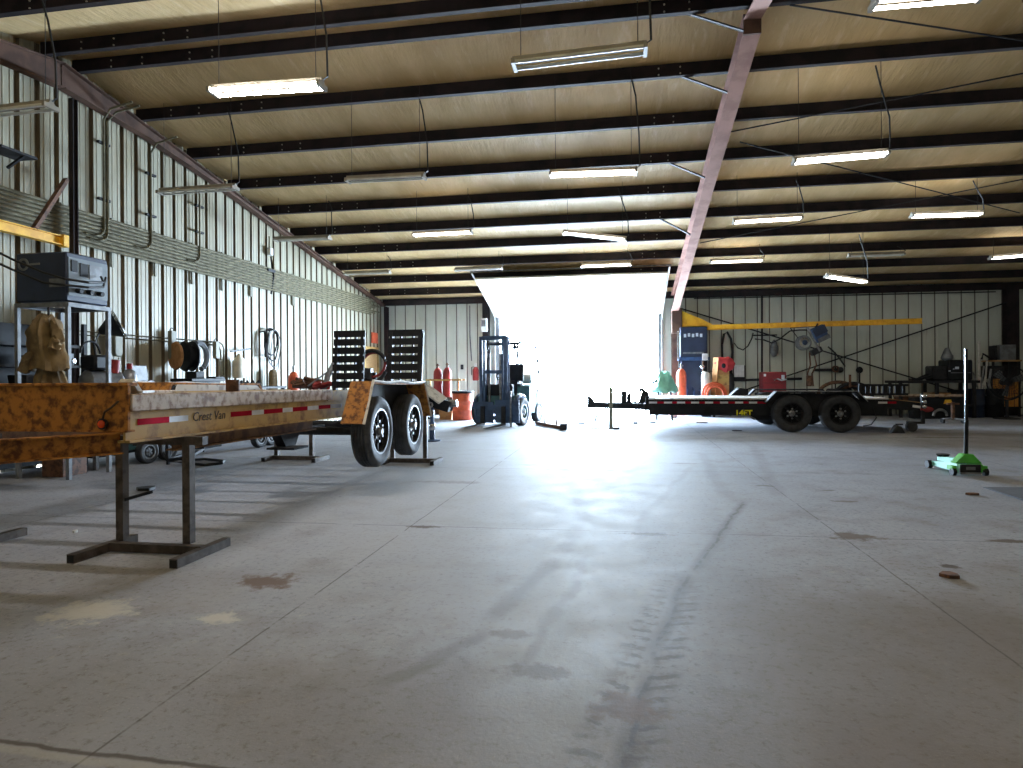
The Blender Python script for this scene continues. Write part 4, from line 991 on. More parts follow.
# red cylinders in a cart
t = T('cylinder_cart', (-5.05, 17.9, 0), 'low brown cart carrying two red gas cylinders against the far wall', 'cart')
MB().box2((-5.45, 17.6, .12), (-4.7, 18.25, .2)).box2((-5.45, 17.6, .2), (-4.7, 17.66, .62)).build('tray', M['brown'], t)
mb = MB()
for y in (17.72, 18.12): mb.bar((-5.5, y, 1.1), (-4.45, y, 1.1), .03, .05)
for x in (-5.5, -4.65): mb.bar((x, 18.15, .2), (x, 18.15, 1.14), .04)
mb.build('chain_rail', M['worn_yellow'], t)
for x in (-5.35, -4.8):
    MB().lathe([(.07, -.03), (.12, -.03), (.12, .03), (.07, .03), (.07, -.03)], (x, 17.55, .12), (0, 1, 0), 16).build('wheel', M['rubber'], t)
gascyl(-5.2, 17.9, .21, .125, 1.36, M['red'], 'red gas cylinder in the cart, the one farther from the forklift', group=None, cap='brown')
gascyl(-4.92, 17.9, .21, .125, 1.38, M['red'], 'red gas cylinder in the cart, the one closer to the forklift', group=None, cap='brown')
t = T('oil_drum', (-4.32, 17.3, 0), 'faded orange steel drum with a dark lid beside the forklift', 'drum')
MB().lathe([(.27, 0), (.285, .02), (.285, .25), (.297, .27), (.285, .29), (.285, .5), (.297, .52), (.285, .54), (.285, .72), (.27, .74), (0, .74)], (-4.32, 17.3, 0), (0, 0, 1), 28).build('body', M['orange'], t)
MB().lathe([(.3, .74), (.31, .76), (.3, .79), (.1, .81), (0, .81)], (-4.32, 17.3, 0), (0, 0, 1), 28).build('lid', M['dark'], t)
tag(MB().extr([(-5.0, 17.35, 0), (-4.66, 17.35, 0), (-4.63, 17.35, .34), (-5.03, 17.35, .34)], (0, .2, 0)).build('scrap_bin', M['card'], bev=.005), 'brown scrap bin on the floor in front of the red cylinders', 'bin')
# extinguisher
p = AY(476, 372, 20.42)
t = T('fire_extinguisher', (p.x, 20.4, p.z-.25), 'red fire extinguisher hung on the far wall behind the forklift mast', 'extinguisher')
MB().lathe([(.08, -.28), (.1, -.26), (.1, .08), (.05, .15), (.03, .17), (0, .17)], (p.x, 20.38, p.z), (0, 0, 1), 18).build('bottle', M['red'], t)
MB().box((p.x, 20.36, p.z+.23), (.09, .06, .12)).build('valve_head', M['white'], t, bev=.01)
MB().tube([(p.x+.03, 20.36, p.z+.22), (p.x-.13, 20.36, p.z+.15), (p.x-.13, 20.36, p.z-.1)], .014).build('hose', M['cable'], t)
MB().box((p.x, 20.47, p.z), (.07, .06, .3)).build('bracket', M['dark'], t)
p = AY(462, 367, 20.45)
tag(MB().box((p.x, 20.46, p.z), (.09, .05, .16)).build('wall_switch', M['dark'], bev=.006), 'small dark switch box on the far wall between the red cylinders and extinguisher', 'switch')
p = AY(484, 325, 20.1)
t = T('control_box', (p.x, 20.1, p.z-.2), 'white door opener control box on the column beside the door', 'control box')
MB().box((p.x, 20.08, p.z), (.2, .1, .42)).build('case', M['white'], t, bev=.01)
MB().box((p.x, 20.026, p.z+.05), (.13, .01, .2)).build('face_plate', M['grey'], t)
tag(MB().tube([(-4.85, 20.44, 3.5), (-4.85, 20.44, 2.5), (-4.8, 20.44, 1.7)], .02).build('wall_conduit', M['grey']), 'grey conduit dropping down the far wall beside the door column', 'conduit')

# ------------------------------------------------------------------ forklift
fx, fy, yaw = -3.02, 15.25, math.radians(180-14)
FM = Matrix.Translation((fx, fy, 0)) @ Matrix.Rotation(yaw, 4, 'Z')
def FB(): return MB(FM)
t = T('forklift', (fx, fy, 0), 'dark teal forklift with raised mast standing in the bright doorway, forks on the floor', 'forklift')
mast = FB()
for s in (-1, 1): mast.chan((s*.30, 0, .08), (s*.30, 0, 2.16), .12, .075, up=(0, 1, 0), flip=-s)
for z in (.35, 2.12): mast.box((0, .02, z), (.62, .06, .1))
mast = mast.build('mast', M['fork'], t)
mb = FB()
for s in (-1, 1): mb.chan((s*.22, .02, .1), (s*.22, .02, 2.1), .09, .05, up=(0, 1, 0), flip=-s)
mb.box((0, .02, 1.3), (.44, .03, .08)); mb.build('inner_mast', M['fork'], mast)
for s in (-1, 1): FB().cyl((s*.15, -.03, .15), (s*.15, -.03, 1.75), .03, seg=12).build('lift_cylinder', M['steel'], mast)
mb = FB()
for z in (.2, .46): mb.box((-.02, .1, z), (.98, .04, .1))
for s in (-.5, .46): mb.box((s, .1, .33), (.04, .05, .4))
mb.box((-.37, .085, .36), (.62, .025, .54)); mb.box((.22, .085, .33), (.46, .025, .5))
cr = mb.build('carriage', M['fork'], t)
FB().box((-.48, .13, .42), (.035, .03, .85)).build('backrest_post', M['steel'], cr)
for s in (-.3, .25):
    mb = FB(); mb.extr([(s-.05, .13, .48), (s-.05, .17, .48), (s-.05, .18, .075), (s-.05, 1.15, .035), (s-.05, 1.15, .025), (s-.05, .13, .03)], (.1, 0, 0)); mb.build('fork', M['dark'], t)
mb = FB(); mb.extr([(-.5, -.1, .28), (-.5, -.1, .72), (-.5, -.5, .78), (-.5, -.65, .55), (-.5, -1.0, .55), (-.5, -1.0, .95), (-.5, -1.75, .98), (-.5, -1.98, .8), (-.5, -2.0, .3), (-.5, -1.6, .24)], (1.0, 0, 0)); ch = mb.build('chassis', M['teal'], t, bev=.02)
mb = FB(); mb.extr([(-.52, -1.5, .28), (-.52, -1.5, .85), (-.52, -1.85, .86), (-.52, -2.1, .7), (-.52, -2.12, .3)], (1.04, 0, 0)); mb.build('counterweight', M['cream_plastic'], t, bev=.04)
FB().box((0, -.2, .85), (.8, .12, .3)).build('dashboard', M['black'], t, bev=.03)
mb = FB(); mb.box((0, -1.05, 1.02), (.46, .44, .12)); mb.box((0, -1.3, 1.28), (.44, .12, .48), rot=(.15, 0, 0)); mb.build('seat', M['black'], t, bev=.04)
mb = FB(); mb.tube([Vector((.17*math.cos(a), -.5+.13*math.sin(a), 1.16+.11*math.sin(a))) for a in [2*PI*i/20 for i in range(20)]], .016, closed=True); mb.cyl((0, -.5, 1.16), (0, -.28, .9), .022); mb.bar((-.16, -.5, 1.16), (.16, -.5, 1.16), .02); mb.build('steering_wheel', M['black'], t)
for k, x in enumerate((-.16, -.06, .04, .3)): FB().cyl((x, -.32, .95), (x, -.4, 1.22), .012, seg=6).ball((x, -.4, 1.23), .025, 8).build('lever', M['black'], t)
mb = FB()
for s in (-1, 1):
    mb.tube([(s*.46, -.22, .7), (s*.44, -.34, 1.4), (s*.42, -.48, 1.98), (s*.42, -.6, 2.04), (s*.42, -1.5, 2.02), (s*.44, -1.66, 1.9), (s*.47, -1.8, .95)], .03, seg=8)
for i in range(7): mb.bar((-.42, -.62+(-.13*i), 2.04), (.42, -.62+(-.13*i), 2.04), .03, .02)
mb.bar((-.42, -.5, 1.99), (.42, -.5, 1.99), .06, .06)
mb.build('overhead_guard', M['black'], t)
for s in (-1, 1): FB().lathe([(0, 0), (.05, 0), (.06, .03), (.05, .06), (0, .065)], (s*.38, -.4, 1.9), (0, 1, 0), 14).build('head_lamp', M['dark'], t)
FB().lathe([(0, -.3), (.1, -.28), (.14, -.2), (.14, .2), (.1, .28), (0, .3)], (0, -1.75, 1.12), (1, 0, 0), 18).build('fuel_tank', M['white'], t)
for s in (-1, 1):
    c = FM @ Vector((s*.55, -.34, .335)); ax = FM.to_3x3() @ Vector((s, 0, 0)); wheel(t, c, ax, .335, .2, .17, 'rubber', 'teal', 'steel')
    c = FM @ Vector((s*.44, -1.65, .26)); wheel(t, c, ax, .26, .17, .13, 'rubber', 'cream_plastic', 'steel')
    mb = FB(); mb.tube(arc((s*.55, -.34, .335), .39, .2, PI*.9, 10, (0, 1, 0), (0, 0, 1)), .05, seg=6); mb.build('wheel_arch', M['fork'], t)

# doorway: pallet bar, post, threshold litter
a, b = AZ(537, 423, .05), AZ(565, 428, .05)
t = T('tow_bar', a.lerp(b, .5)-Vector((0, 0, .05)), 'rusty tow bar with two upright pins lying in the doorway', 'bar')
MB().bar(a, b, .09, .08).build('beam', M['brown'], t)
for s in (.3, .72): MB().cyl(a.lerp(b, s), a.lerp(b, s)+Vector((0, 0, .17)), .02).build('pin', M['brown'], t)
MB().box(b+Vector((-.03, 0, .03)), (.16, .14, .14)).build('clevis', M['dark'], t, bev=.01)
p = AZ(611, 428.5)
t = T('steel_post', p, 'grey green square post standing on its own in the doorway before the trailer tongue', 'post')
hz = AY(611, 387, p.y).z
MB().bar(p+Vector((0, 0, .01)), (p.x, p.y, hz), .085, .085, up=(0, 1, 0)).build('shaft', M['plastic_grey'], t)
MB().box2((p.x-.1, p.y-.1, 0), (p.x+.1, p.y+.1, .012)).build('base_plate', M['dark'], t)
MB().box((p.x-.02, p.y, hz-.02), (.11, .1, .03)).build('cap', M['green'], t)
for (u, v, w, d, h, mt, lab, r) in ((617, 429, .09, .05, .04, 'dark', 'dark clod beside the foot of the lone post', 0), (596, 429, .13, .05, .02, 'brown', 'thin curved scrap near the lone post on the doorway side', .4), (636, 424, .07, .06, .05, 'dark', 'small crumpled scrap under the trailer tongue', 0), (653, 423, .1, .05, .03, 'dark', 'flat dark scrap beneath the trailer deck front', 0),
                                    (703, 423, .16, .06, .02, 'brown', 'flat brown scrap on the floor under the trailer deck', 0), (738, 431, .12, .04, .012, 'dark', 'thin dark shim on the floor before the trailer wheels', .2), (582, 424, .1, .06, .03, 'dark', 'dark lump at the door sill between tow bar and post', .2),
                                    (973, 495, .07, .03, .02, 'brown', 'small leaf-like brown scrap on the floor below the green jack', .2), (950, 577, .06, .05, .02, 'brown', 'small brown crumb on the bare floor in front of the floor mat', .1), (75, 533, .02, .02, .02, 'white', 'tiny white pebble on the floor under the trailer front', 0)):
    bit(u, v, w, d, h, mt, lab, r)
p = AZ(897, 433)
t = T('wheel_chock', p, 'small black wheel chock on the floor behind the trailer wheels', 'chock')
mb = MB(); mb.extr([p+Vector((-.13, -.08, 0)), p+Vector((.13, -.08, 0)), p+Vector((.06, -.08, .14)), p+Vector((-.03, -.08, .17))], (0, .16, 0)); mb.build('body', M['rubber'], t, bev=.015)
p = AZ(900, 425)
bit(900, 425, .1, .05, .03, 'dark', 'dark flat piece of scrap just behind the wheel chock')

# ------------------------------------------------------------------ black equipment trailer
RY = 14.15
t = T('equipment_trailer', (2.6, 15.0, 0), 'black tandem axle equipment trailer parked across the hall before the tool wall', 'trailer')
fy0, fy1 = RY+.12, RY+2.1
X0, X1 = .58, 5.35
for y in (fy0, fy1-.1):
    mb = MB(); mb.chan((X0, y, .515), (X1, y, .515), .36, .03, up=(0, 0, 1), flip=1); r = mb.build('side_rail', M['black'], t)
    if y == fy0:
        for nm, lo, hi in (('rub_rail', .672, .70),): MB().box2((X0, y-.05, lo), (X1, y+.02, hi)).build(nm, M['offwhite'], r)  # off-white strip paints in light reflected along the deck edge
        mb = MB(); x = .66; us = (649, 657, 664, 672, 677, 685, 691, 699, 705, 713, 720, 728, 735, 743, 749, 757)
        for i in range(0, len(us)):
            ua = us[i]; ub = us[i+1] if i+1 < len(us) else 766
            mb.box2((AY(ua, 406, y).x, y-.016, .585), (AY(ub, 406, y).x, y-.0105, .625), i % 2)
        for ua, ub, mi in ((878, 887, 0), (887, 896, 1)): mb.box2((AY(ua, 409, y).x, y-.016, .585), (AY(ub, 409, y).x, y-.0105, .625), mi)
        mb.build('reflector_strip', [M['tape_white'], M['tape_red']], r)
        p = AY(735, 415.5, y)
        text_mesh('14ET', .165, .001, M['letter_yellow'], Matrix(((1, 0, 0, p.x), (0, 0, 1, y-.0125), (0, 1, 0, p.z+.0), (0, 0, 0, 1))), 'yellow_lettering', r, bold=.006)
mb = MB()
for i in range(9): mb.box2((X0, fy0+.02+i*.2, .66), (X1, fy0+.02+i*.2+.19, .70))
mb.build('deck', M['offwhite'], t)  # pale boards carry the same reflected light in their colour
mb = MB()
for i in range(9): mb.chan((X0+.3+i*.55, fy0+.05, .55), (X0+.3+i*.55, fy1-.1, .55), .12, .05)
mb.build('crossmember', M['black'], t)
for y in (fy0+.1, fy1-.2): mb = MB(); mb.bar((X0-.1, y, .5), (X1, y, .5), .08, .14); mb.build('main_beam', M['black'], t)
yc = (fy0+fy1)/2
tipx = AY(589, 405, 14.9).x
for y in (fy0+.1, fy1-.2): MB().bar((X0+.2, y, .5), (tipx+.25, yc+(.05 if y > yc else -.05), .5), .07, .13).build('tongue_beam', M['black'], t)
mb = MB(); mb.extr([(tipx-.05, yc-.08, .44), (tipx+.45, yc-.08, .44), (tipx+.45, yc-.08, .56), (tipx+.12, yc-.08, .58), (tipx+.0, yc-.08, .72), (tipx-.05, yc-.08, .72)], (0, .16, 0)); mb.build('coupler', M['dark'], t, bev=.01)
MB().cyl((tipx-.25, yc, .47), (tipx, yc, .47), .018).build('hitch_pin', M['steel'], t)
MB().tube([(tipx+.12, yc-.1, .45), (tipx+.16, yc-.12, .25), (tipx+.12, yc-.12, .12)], .02).build('safety_chain', M['steel'], t)
for i, (u, w, h) in enumerate(((624, .12, .28), (629, .1, .22))):
    p = AY(u, 402, fy0+.7); MB().box((p.x, p.y, .56+h/2), (w, .12, h)).build('jack_box', M['dark'], t, bev=.01)
p = AY(643, 400, fy0+.4)
mb = MB(); mb.extr([(p.x-.1, p.y, .58), (p.x+.16, p.y, .58), (p.x+.12, p.y, .82), (p.x-.02, p.y, .9), (p.x-.18, p.y, .92), (p.x-.02, p.y, .84)], (0, .1, 0)); mb.build('winch_post', M['dark'], t)
MB().bar((X0-.02, fy0+.1, .6), (X0-.02, fy1-.2, .6), .08, .26).build('front_beam', M['black'], t)
wx = (3.455, 4.385)
for x in wx:
    MB().cyl((x, fy0-.02, .387), (x, fy1+.1, .387), .05).build('axle', M['dark'], t)
    wheel(t, (x, RY-.02, .388), (0, -1, 0), .388, .235, .215, 'rubber', 'black', 'spoke', flange='dark')
    wheel(t, (x, fy1+.08, .388), (0, 1, 0), .388, .235, .215, 'rubber', 'black', 'spoke', flange='dark')
for y0, y1 in ((RY-.16, fy0-.0), (fy1-.02, fy1+.22)):
    P = [(2.93, .62), (3.14, .845), (4.68, .845), (4.88, .64), (4.85, .62), (4.66, .815), (3.16, .815), (2.96, .6)]
    mb = MB(); mb.extr([(a, y0, b) for a, b in P], (0, y1-y0, 0)); f = mb.build('fender', M['black'], t)
    if y0 < 15:
        MB().tube([(a, y0, b) for a, b in P[:4]], .012).build('fender_edge', M['steel'], f)
        MB().extr([(2.98, fy0-.056, .62), (3.2, fy0-.056, .8), (4.64, fy0-.056, .8), (4.84, fy0-.056, .62), (4.7, fy0-.056, .45), (3.1, fy0-.056, .45)], (0, .012, 0)).build('wheel_well', M['dark'], f)
    mb = MB(); mb.extr([(2.5, y1+.04 if y0 < 15 else y0, .46), (3.1, y1+.04 if y0 < 15 else y0, .46), (3.05, y1+.04 if y0 < 15 else y0, .24), (2.75, y1+.04 if y0 < 15 else y0, .24)], (0, .1, 0)); mb.build('mud_plate', M['black'], t)
MB().tube([(2.52, fy0-.02, .46), (2.62, fy0-.02, .34), (2.78, fy0-.02, .25)], .014).build('bright_edge', M['steel'], t)
p = AY(752, 396, fy0+.9)
MB().extr([(2.55, fy1-.3, .7), (2.95, fy1-.3, .7), (2.95, fy1-.3, .86), (2.74, fy1-.3, .88)], (0, .35, 0)).build('tool_box', M['black'], t, bev=.01)
# dovetail and stand-up ramp fence
xe = X1
mb = MB()
for y in (fy0, fy1-.1): MB().extr([(xe-.02, y, .48), (xe-.02, y, .68), (xe+.75, y, .58), (xe+.75, y, .42)], (0, .08, 0)).build('dovetail_rail', M['black'], t)
MB().extr([(xe, fy0+.05, .67), (xe, fy0+.05, .69), (xe+.75, fy0+.05, .60), (xe+.75, fy0+.05, .57)], (0, 1.8, 0)).build('dovetail_deck', M['wood'], t)
mb = MB(); p = AY(921, 409, fy0)
MB().box((p.x-.06, fy0-.01, .52), (.2, .012, .05), rot=(0, .15, 0)).build('rear_tape', M['tape_white'], t)
MB().lathe([(0, 0), (.08, 0), (.08, .03), (.05, .05), (0, .05)], (AY(926, 413, fy0).x, fy0-.02, .47), (0, -1, 0), 18, sx=1.5, sy=.7).build('tail_lamp', M['red'], t)
for z in (.74, .62, .52): MB().ball((AY(923, 405, fy0).x, fy0-.06, z), .045, 12).build('hook_ball', M['chrome'], t)
mb = MB(); q = AY(922, 412, fy0); mb.bar((q.x, fy0-.03, .18), (q.x, fy0-.03, .78), .06); mb.bar((q.x-.3, fy0-.03, .2), (q.x+.02, fy0-.03, .2), .05); mb.build('rear_jack', M['dark'], t)
MB().lathe([(.0, -.05), (.1, -.05), (.1, .05), (0, .05)], (q.x-.22, fy0-.05, .12), (0, 1, 0), 18).build('jack_wheel', M['rubber'], t)
MB().tube([(5.05, fy0-.08, .5), (5.1, fy0-.1, .3), (5.0, fy0-.1, .16), (4.85, fy0-.1, .13)], .012).build('wiring_loop', M['cable'], t)
mb = MB(); y = fy1-.15; xa = AY(859, 390, y).x; xb = AY(908, 390, y).x
mb.bar((xa, y, .93), (xb, y, .93), .05); mb.bar((xa, y, .72), (xb, y, .72), .05)
rf = mb.build('ramp_fence', M['black'], t)
for i in range(8): x = xa+(xb-xa)*(i+.3)/8; MB().bar((x, y, .72), (x, y, .93), .06 if i % 2 else .1, .04, up=(0, 1, 0)).build('fence_bar', M['black'], rf)

# ------------------------------------------------------------------ tool wall, right of the door
# yellow boom on its column
t = T('wall_crane', (1.62, 20.0, 2.6), 'yellow wall crane boom with a triangular gusset beside the bright door', 'crane boom')
bz = AY(700, 326, 20.0); be = AY(922, 321, 19.0)
mb = MB(); mb.ibeam((1.75, 20.0, 2.6), (be.x, 19.0, be.z), .15, .12, .014); mb.build('boom', M['yellow'], t)
g0 = AY(674, 308, 20.0); g1 = AY(674, 328, 20.0); g2 = AY(702, 326, 19.98)
mb = MB(); mb.extr([(g0.x+.02, 19.99, g0.z), (g1.x+.02, 19.99, g1.z), (g2.x+.3, 19.95, g2.z+.04), (g2.x, 19.95, g2.z+.2)], (0, .03, 0)); mb.build('gusset_plate', M['yellow'], t)
MB().box2((1.5, 19.9, 2.45), (1.8, 20.12, 3.2)).build('hinge_block', M['primer_dark'], t, bev=.01)
# blue wire-feed cabinet
t = T('welder_cabinet', (2.05, 19.95, 0), 'tall dark blue welding cabinet under the yellow boom by the door', 'welder')
MB().box2((1.72, 19.7, 1.72), (2.5, 20.3, 2.62)).build('upper_case', M['navy'], t, bev=.02)
MB().box2((1.76, 19.72, .45), (2.4, 20.3, 1.62)).build('lower_case', M['navy'], t, bev=.02)
mb = MB(); mb.box2((1.66, 19.66, 1.62), (2.56, 20.3, 1.72)); mb.build('shelf_plate', M['blue'], t)
MB().box2((1.64, 19.64, 1.65), (1.69, 19.7, 2.5)).build('side_rail', M['chrome'], t)
for p_ in ((1.7, 19.75), (2.48, 19.75), (1.7, 20.2), (2.48, 20.2)): MB().bar((p_[0], p_[1], 0), (p_[0], p_[1], 1.64), .05).build('post', M['dark'], t)
for i in range(5): MB().box((1.86+.115*i, 19.69, 2.36+.02*(i % 2)), (.07, .01, .1)).build('panel_letter', M['sticker'], t)
MB().box2((1.8, 19.69, 1.82), (2.4, 19.7, 1.87)).build('trim_strip', M['grey'], t)
MB().box((2.42, 19.62, 1.72), (.16, .1, .2)).build('gauge_box', M['paper'], t, bev=.01)
for i, x in enumerate((1.85, 2.05, 2.25)): MB().tube([(x, 19.68, .9-.08*i), (x+.06, 19.6, .75), (x+.02, 19.58, .5), (x+.15, 19.6, .3)], .022).build('hose_lead', M['blue'], t)
gascyl(1.72, 19.4, .02, .14, 1.5, M['orange'], 'orange gas cylinder standing in front of the blue welding cabinet')
# green bag / mint helper
p = AY(664, 380, 17.6)
t = T('mint_tarp', (p.x, 17.6, 0), 'pale green crumpled tarp heaped on a stool beside the door jamb', 'tarp')
mb = MB(); k, L = 18, 8; V = []
for j in range(L+1):
    for i in range(k):
        a = 2*PI*i/k; s = j/L; r = (.34-.2*s)*(1+.16*math.sin(3*a+s*4)+.1*math.sin(7*a-s*6)); V.append((p.x+r*math.cos(a), 17.6+r*math.sin(a), .75+.52*s+.04*math.sin(5*a)))
mb.add(V, [(j*k+i, j*k+(i+1) % k, (j+1)*k+(i+1) % k, (j+1)*k+i) for j in range(L) for i in range(k)]+[tuple(range(L*k, L*k+k)), tuple(range(k))]); mb.build('sheet', M['mint'], t)
for dx, dy in ((-.2, -.2), (.2, -.2), (-.2, .2), (.2, .2)): MB().bar((p.x+dx, 17.6+dy, 0), (p.x+dx*.8, 17.6+dy*.8, .76), .04).build('stool_leg', M['dark'], t)
MB().bar((p.x-.75, 17.5, .7), (p.x-.1, 17.5, 1.12), .07, .05).build('folded_edge', M['teal'], t)
tag(MB().lathe([(.09, 0), (.12, .03), (.12, .7), (.16, .74), (.12, .9), (.05, .98), (0, .98)], (1.42, 18.6, 0), (0, 0, 1), 16).build('pink_jug', pm('faded_pink', S(238, 176, 170), .5)), 'small faded pink jug-topped can beside the orange gas cylinder', 'can')
# cart with cardboard and red bag, orange hose
t = T('oxy_cart', (2.75, 19.2, 0), 'dark two wheeled hand cart holding cardboard and a red bag', 'cart')
mb = MB()
for x in (2.5, 3.0): mb.bar((x, 19.35, .1), (x, 19.45, 1.6), .04)
for z in (.3, .8, 1.3): mb.bar((2.5, 19.38, z), (3.0, 19.38, z), .03)
mb.box2((2.45, 19.0, .08), (3.05, 19.4, .12)); mb.build('frame', M['dark'], t)
for x in (2.42, 3.08): MB().lathe([(.05, -.03), (.15, -.03), (.16, 0), (.15, .03), (.05, .03)], (x, 19.4, .16), (1, 0, 0), 18).build('wheel', M['rubber'], t)
a = AY(706, 383, 19.1); b = AY(722, 362, 19.1)
t = T('cardboard_sheet', (2.72, 19.15, .12), 'brown cardboard sheets standing upright in the hand cart', 'cardboard')
mb = MB(); mb.extr([(2.48, 19.2, .13), (2.6, 19.05, .13), (2.72, 19.05, 1.68), (2.6, 19.2, 1.7)], (.02, .02, 0)); mb.extr([(2.62, 19.12, .13), (3.0, 19.12, .13), (3.02, 19.12, 1.3), (2.66, 19.12, 1.35)], (0, .03, 0)); mb.build('sheet', M['card'], t)
MB().box((2.86, 19.1, 1.05), (.3, .015, .3)).build('inner_panel', M['worn_yellow'], t)
t = T('red_bag', (2.9, 19.3, 1.3), 'bright red bag draped over the top of the hand cart', 'bag')
mb = MB(); mb.ball((2.9, 19.22, 1.48), .25, 14, sc=(1.15, .7, .95))
for v in mb.v: v += Vector((.025*math.sin(v.z*31+v.x*17), .02*math.sin(v.x*23), .03*math.sin(v.x*19)))
mb.build('body', pm('bag_red', S(200, 60, 66), .8), t); MB().ball((2.86, 19.06, 1.45), .06, 10, sc=(1, .5, 1.2)).build('patch', M['dark'], t)
tag(MB().tube([(3.02, 19.38, 1.5), (3.08, 19.33, 1.2), (3.12, 19.33, .9), (3.06, 19.3, .6)], .08, seg=10).build('dark_jacket', M['dark']), 'dark jacket hanging off the hand cart beside the red bag', 'jacket')
tag(MB().lathe([(.1, 0), (.13, .02), (.13, .55), (.1, .62), (.06, .66), (0, .66)], (2.38, 19.15, .62), (0, 0, 1), 16).build('white_bucket', M['white']), 'white plastic bottle behind the orange hose at the cart', 'bottle')
tag(MB().box2((2.25, 19.0, 0), (2.5, 19.3, .62)).build('small_crate', M['navy'], bev=.01), 'small navy crate under the white bottle', 'crate')
c = AY(714, 390, 18.9)
t = T('orange_hose', (c.x, 18.9, 0), 'orange air hose coiled upright against the hand cart', 'hose')
for k in range(3): MB().tube(arc((c.x+.01*k, 18.85-.05*k, c.z-.12), .32-.05*k, -.5, PI+.5, 20, (1, 0, 0), (0, .1, 1)), .03, seg=8).build('hose_loop', M['orange'], t)
MB().box((c.x, 18.9, c.z-.35), (.5, .25, .12)).bar((c.x, 18.9, 0), (c.x, 18.9, c.z-.3), .06).build('hose_stand', M['dark'], t)
# regulators
t = T('gas_regulator', (2.4, 19.45, 1.3), 'small shiny gas regulator by the cardboard sheets', 'regulator')
MB().ball((2.32, 19.42, 1.42), .07, 12).build('gauge', M['chrome'], t); MB().ball((2.36, 19.4, 1.26), .06, 12).build('second_gauge', M['chrome'], t); MB().cyl((2.34, 19.45, .7), (2.34, 19.45, 1.6), .03).build('stem', M['brown'], t)
# hoses on the wall
tag(MB().tube([AY(u, v, 20.38) for u, v in ((722, 396), (722.5, 372), (722, 345), (724, 334), (727, 332), (731, 339), (732.5, 352), (731, 370), (731.5, 396))], .035, seg=8).build('wall_hose', M['dark']), 'dark hose bent over a hook on the wall next to the hand cart', 'hose')
tag(MB().tube([AY(u, v, 20.36) for u, v in ((734, 343), (738, 348), (743, 350), (748, 346), (752, 338), (753, 333))], .02, seg=6).build('hanging_cable', M['cable']), 'short black cable hanging in a loop from the yellow boom', 'cable')
tag(MB().tube([AY(u, v, 19.9) for u, v in ((755, 339), (764, 340), (772, 343), (780, 339), (786, 334), (790, 331), (800, 330), (816, 330))], .022, seg=6).build('hanging_boom_cable', M['cable']), 'long black cable running along the wall to the wire feeder', 'cable')
tag(MB().tube([AY(762, 384, 20.42), AY(762, 296, 20.42), AY(764, 293.5, 20.42), AY(999, 288.7, 20.42)], .028, seg=8).build('black_conduit', M['dark']), 'black conduit rising behind the red tool chest and turning along the wall top', 'conduit')
for (u, v0, v1, lab) in ((772, 300, 330, 'beside the black conduit'),):
    pass
p = AY(774, 349, 20.38)
t = T('glove_bundle', (p.x, 20.38, p.z-.4), 'grey bundle hanging on the wall left of the wire feeder', 'bundle')
MB().lathe([(.02, .28), (.08, .2), (.12, .06), (.11, -.12), (.06, -.22), (0, -.24)], (p.x, 20.36, p.z), (0, 0, 1), 16, sx=1, sy=.5).build('bundle', M['grey'], t); MB().bar((p.x-.6, 20.42, p.z+.42), (p.x+.1, 20.42, p.z+.42), .04).build('hanger_bar', M['dark'], t)
# air pipe along wall, clipboard
tag(MB().cyl((3.05, 20.42, 1.02), (5.3, 20.42, 1.06), .035, seg=8).build('wall_pipe', M['dark']), 'dark pipe along the tool wall behind the clipboard', 'pipe')
p = AY(739.5, 372, 20.36)
t = T('clipboard', (p.x, 20.36, p.z-.2), 'white paper on a clipboard fixed to the wall pipe', 'clipboard')
MB().box((p.x, 20.37, p.z-.01), (.34, .02, .42)).build('board', M['dark'], t); MB().box((p.x-.01, 20.355, p.z+.03), (.29, .006, .36)).build('paper_sheet', M['paper'], t)
# red chest on a black bench
t = T('tool_chest', (4.25, 19.3, .75), 'red steel tool chest with a white streak standing behind the trailer fender', 'tool chest')
p0, p1 = AY(761, 372, 19.3), AY(781, 389, 19.3)
MB().box2((p0.x, 19.1, p1.z-.1), (p1.x+.1, 19.6, p0.z)).build('chest', pm('dark_red_paint', S(134, 30, 38), .5), t, bev=.02)
MB().box2((p0.x+.02, 19.09, p1.z+.17), (p1.x+.08, 19.1, p1.z+.18)).build('drawer_gap', M['cable'], t)
mb = MB(); q = AY(774, 380, 19.09); mb.tube([q, q+Vector((.1, 0, .03)), q+Vector((.2, 0, -.01)), q+Vector((.34, 0, .02))], .022); mb.box(q+Vector((.24, 0, .08)), (.08, .01, .12)); mb.build('white_mark', M['sticker'], t)
MB().box((p0.x+.06, 19.09, p0.z-.09), (.06, .01, .07)).build('round_badge', M['paper'], t)
tag(MB().box2((p0.x-.1, 19.05, 0), (p1.x+.2, 19.7, p1.z-.11)).build('chest_base', M['dark'], bev=.01), 'dark cabinet base under the red tool chest', 'cabinet')
# wire feeder hung from the boom
fc = AY(811, 340, 19.3)
FR = Matrix.Translation(fc) @ Matrix.Rotation(-.45, 4, 'Y')
t = T('wire_feeder', fc, 'blue wire feeder with spool tilted and hanging below the yellow boom', 'wire feeder')
MB(FR).box((.26, 0, .06), (.36, .3, .42)).build('case', M['blue'], t, bev=.02)
MB(FR).box((.28, -.175, .14), (.36, .01, .22)).build('side_panel', M['navy'], t)
MB(FR).box((.28, -.178, -.1), (.34, .012, .12)).build('drive_unit', M['grey'], t, bev=.01)
MB(FR).lathe([(.06, -.09), (.2, -.09), (.21, -.07), (.12, -.05), (.12, .05), (.21, .07), (.2, .09), (.06, .09)], (-.22, 0, .02), (.2, -1, 0), 28).build('wire_spool', M['grey'], t)
MB(FR).lathe([(.08, .095), (.15, .1), (.08, .105)], (-.22, 0, .02), (.2, -1, 0), 28, cap=False).build('spool_label', M['chrome'], t)
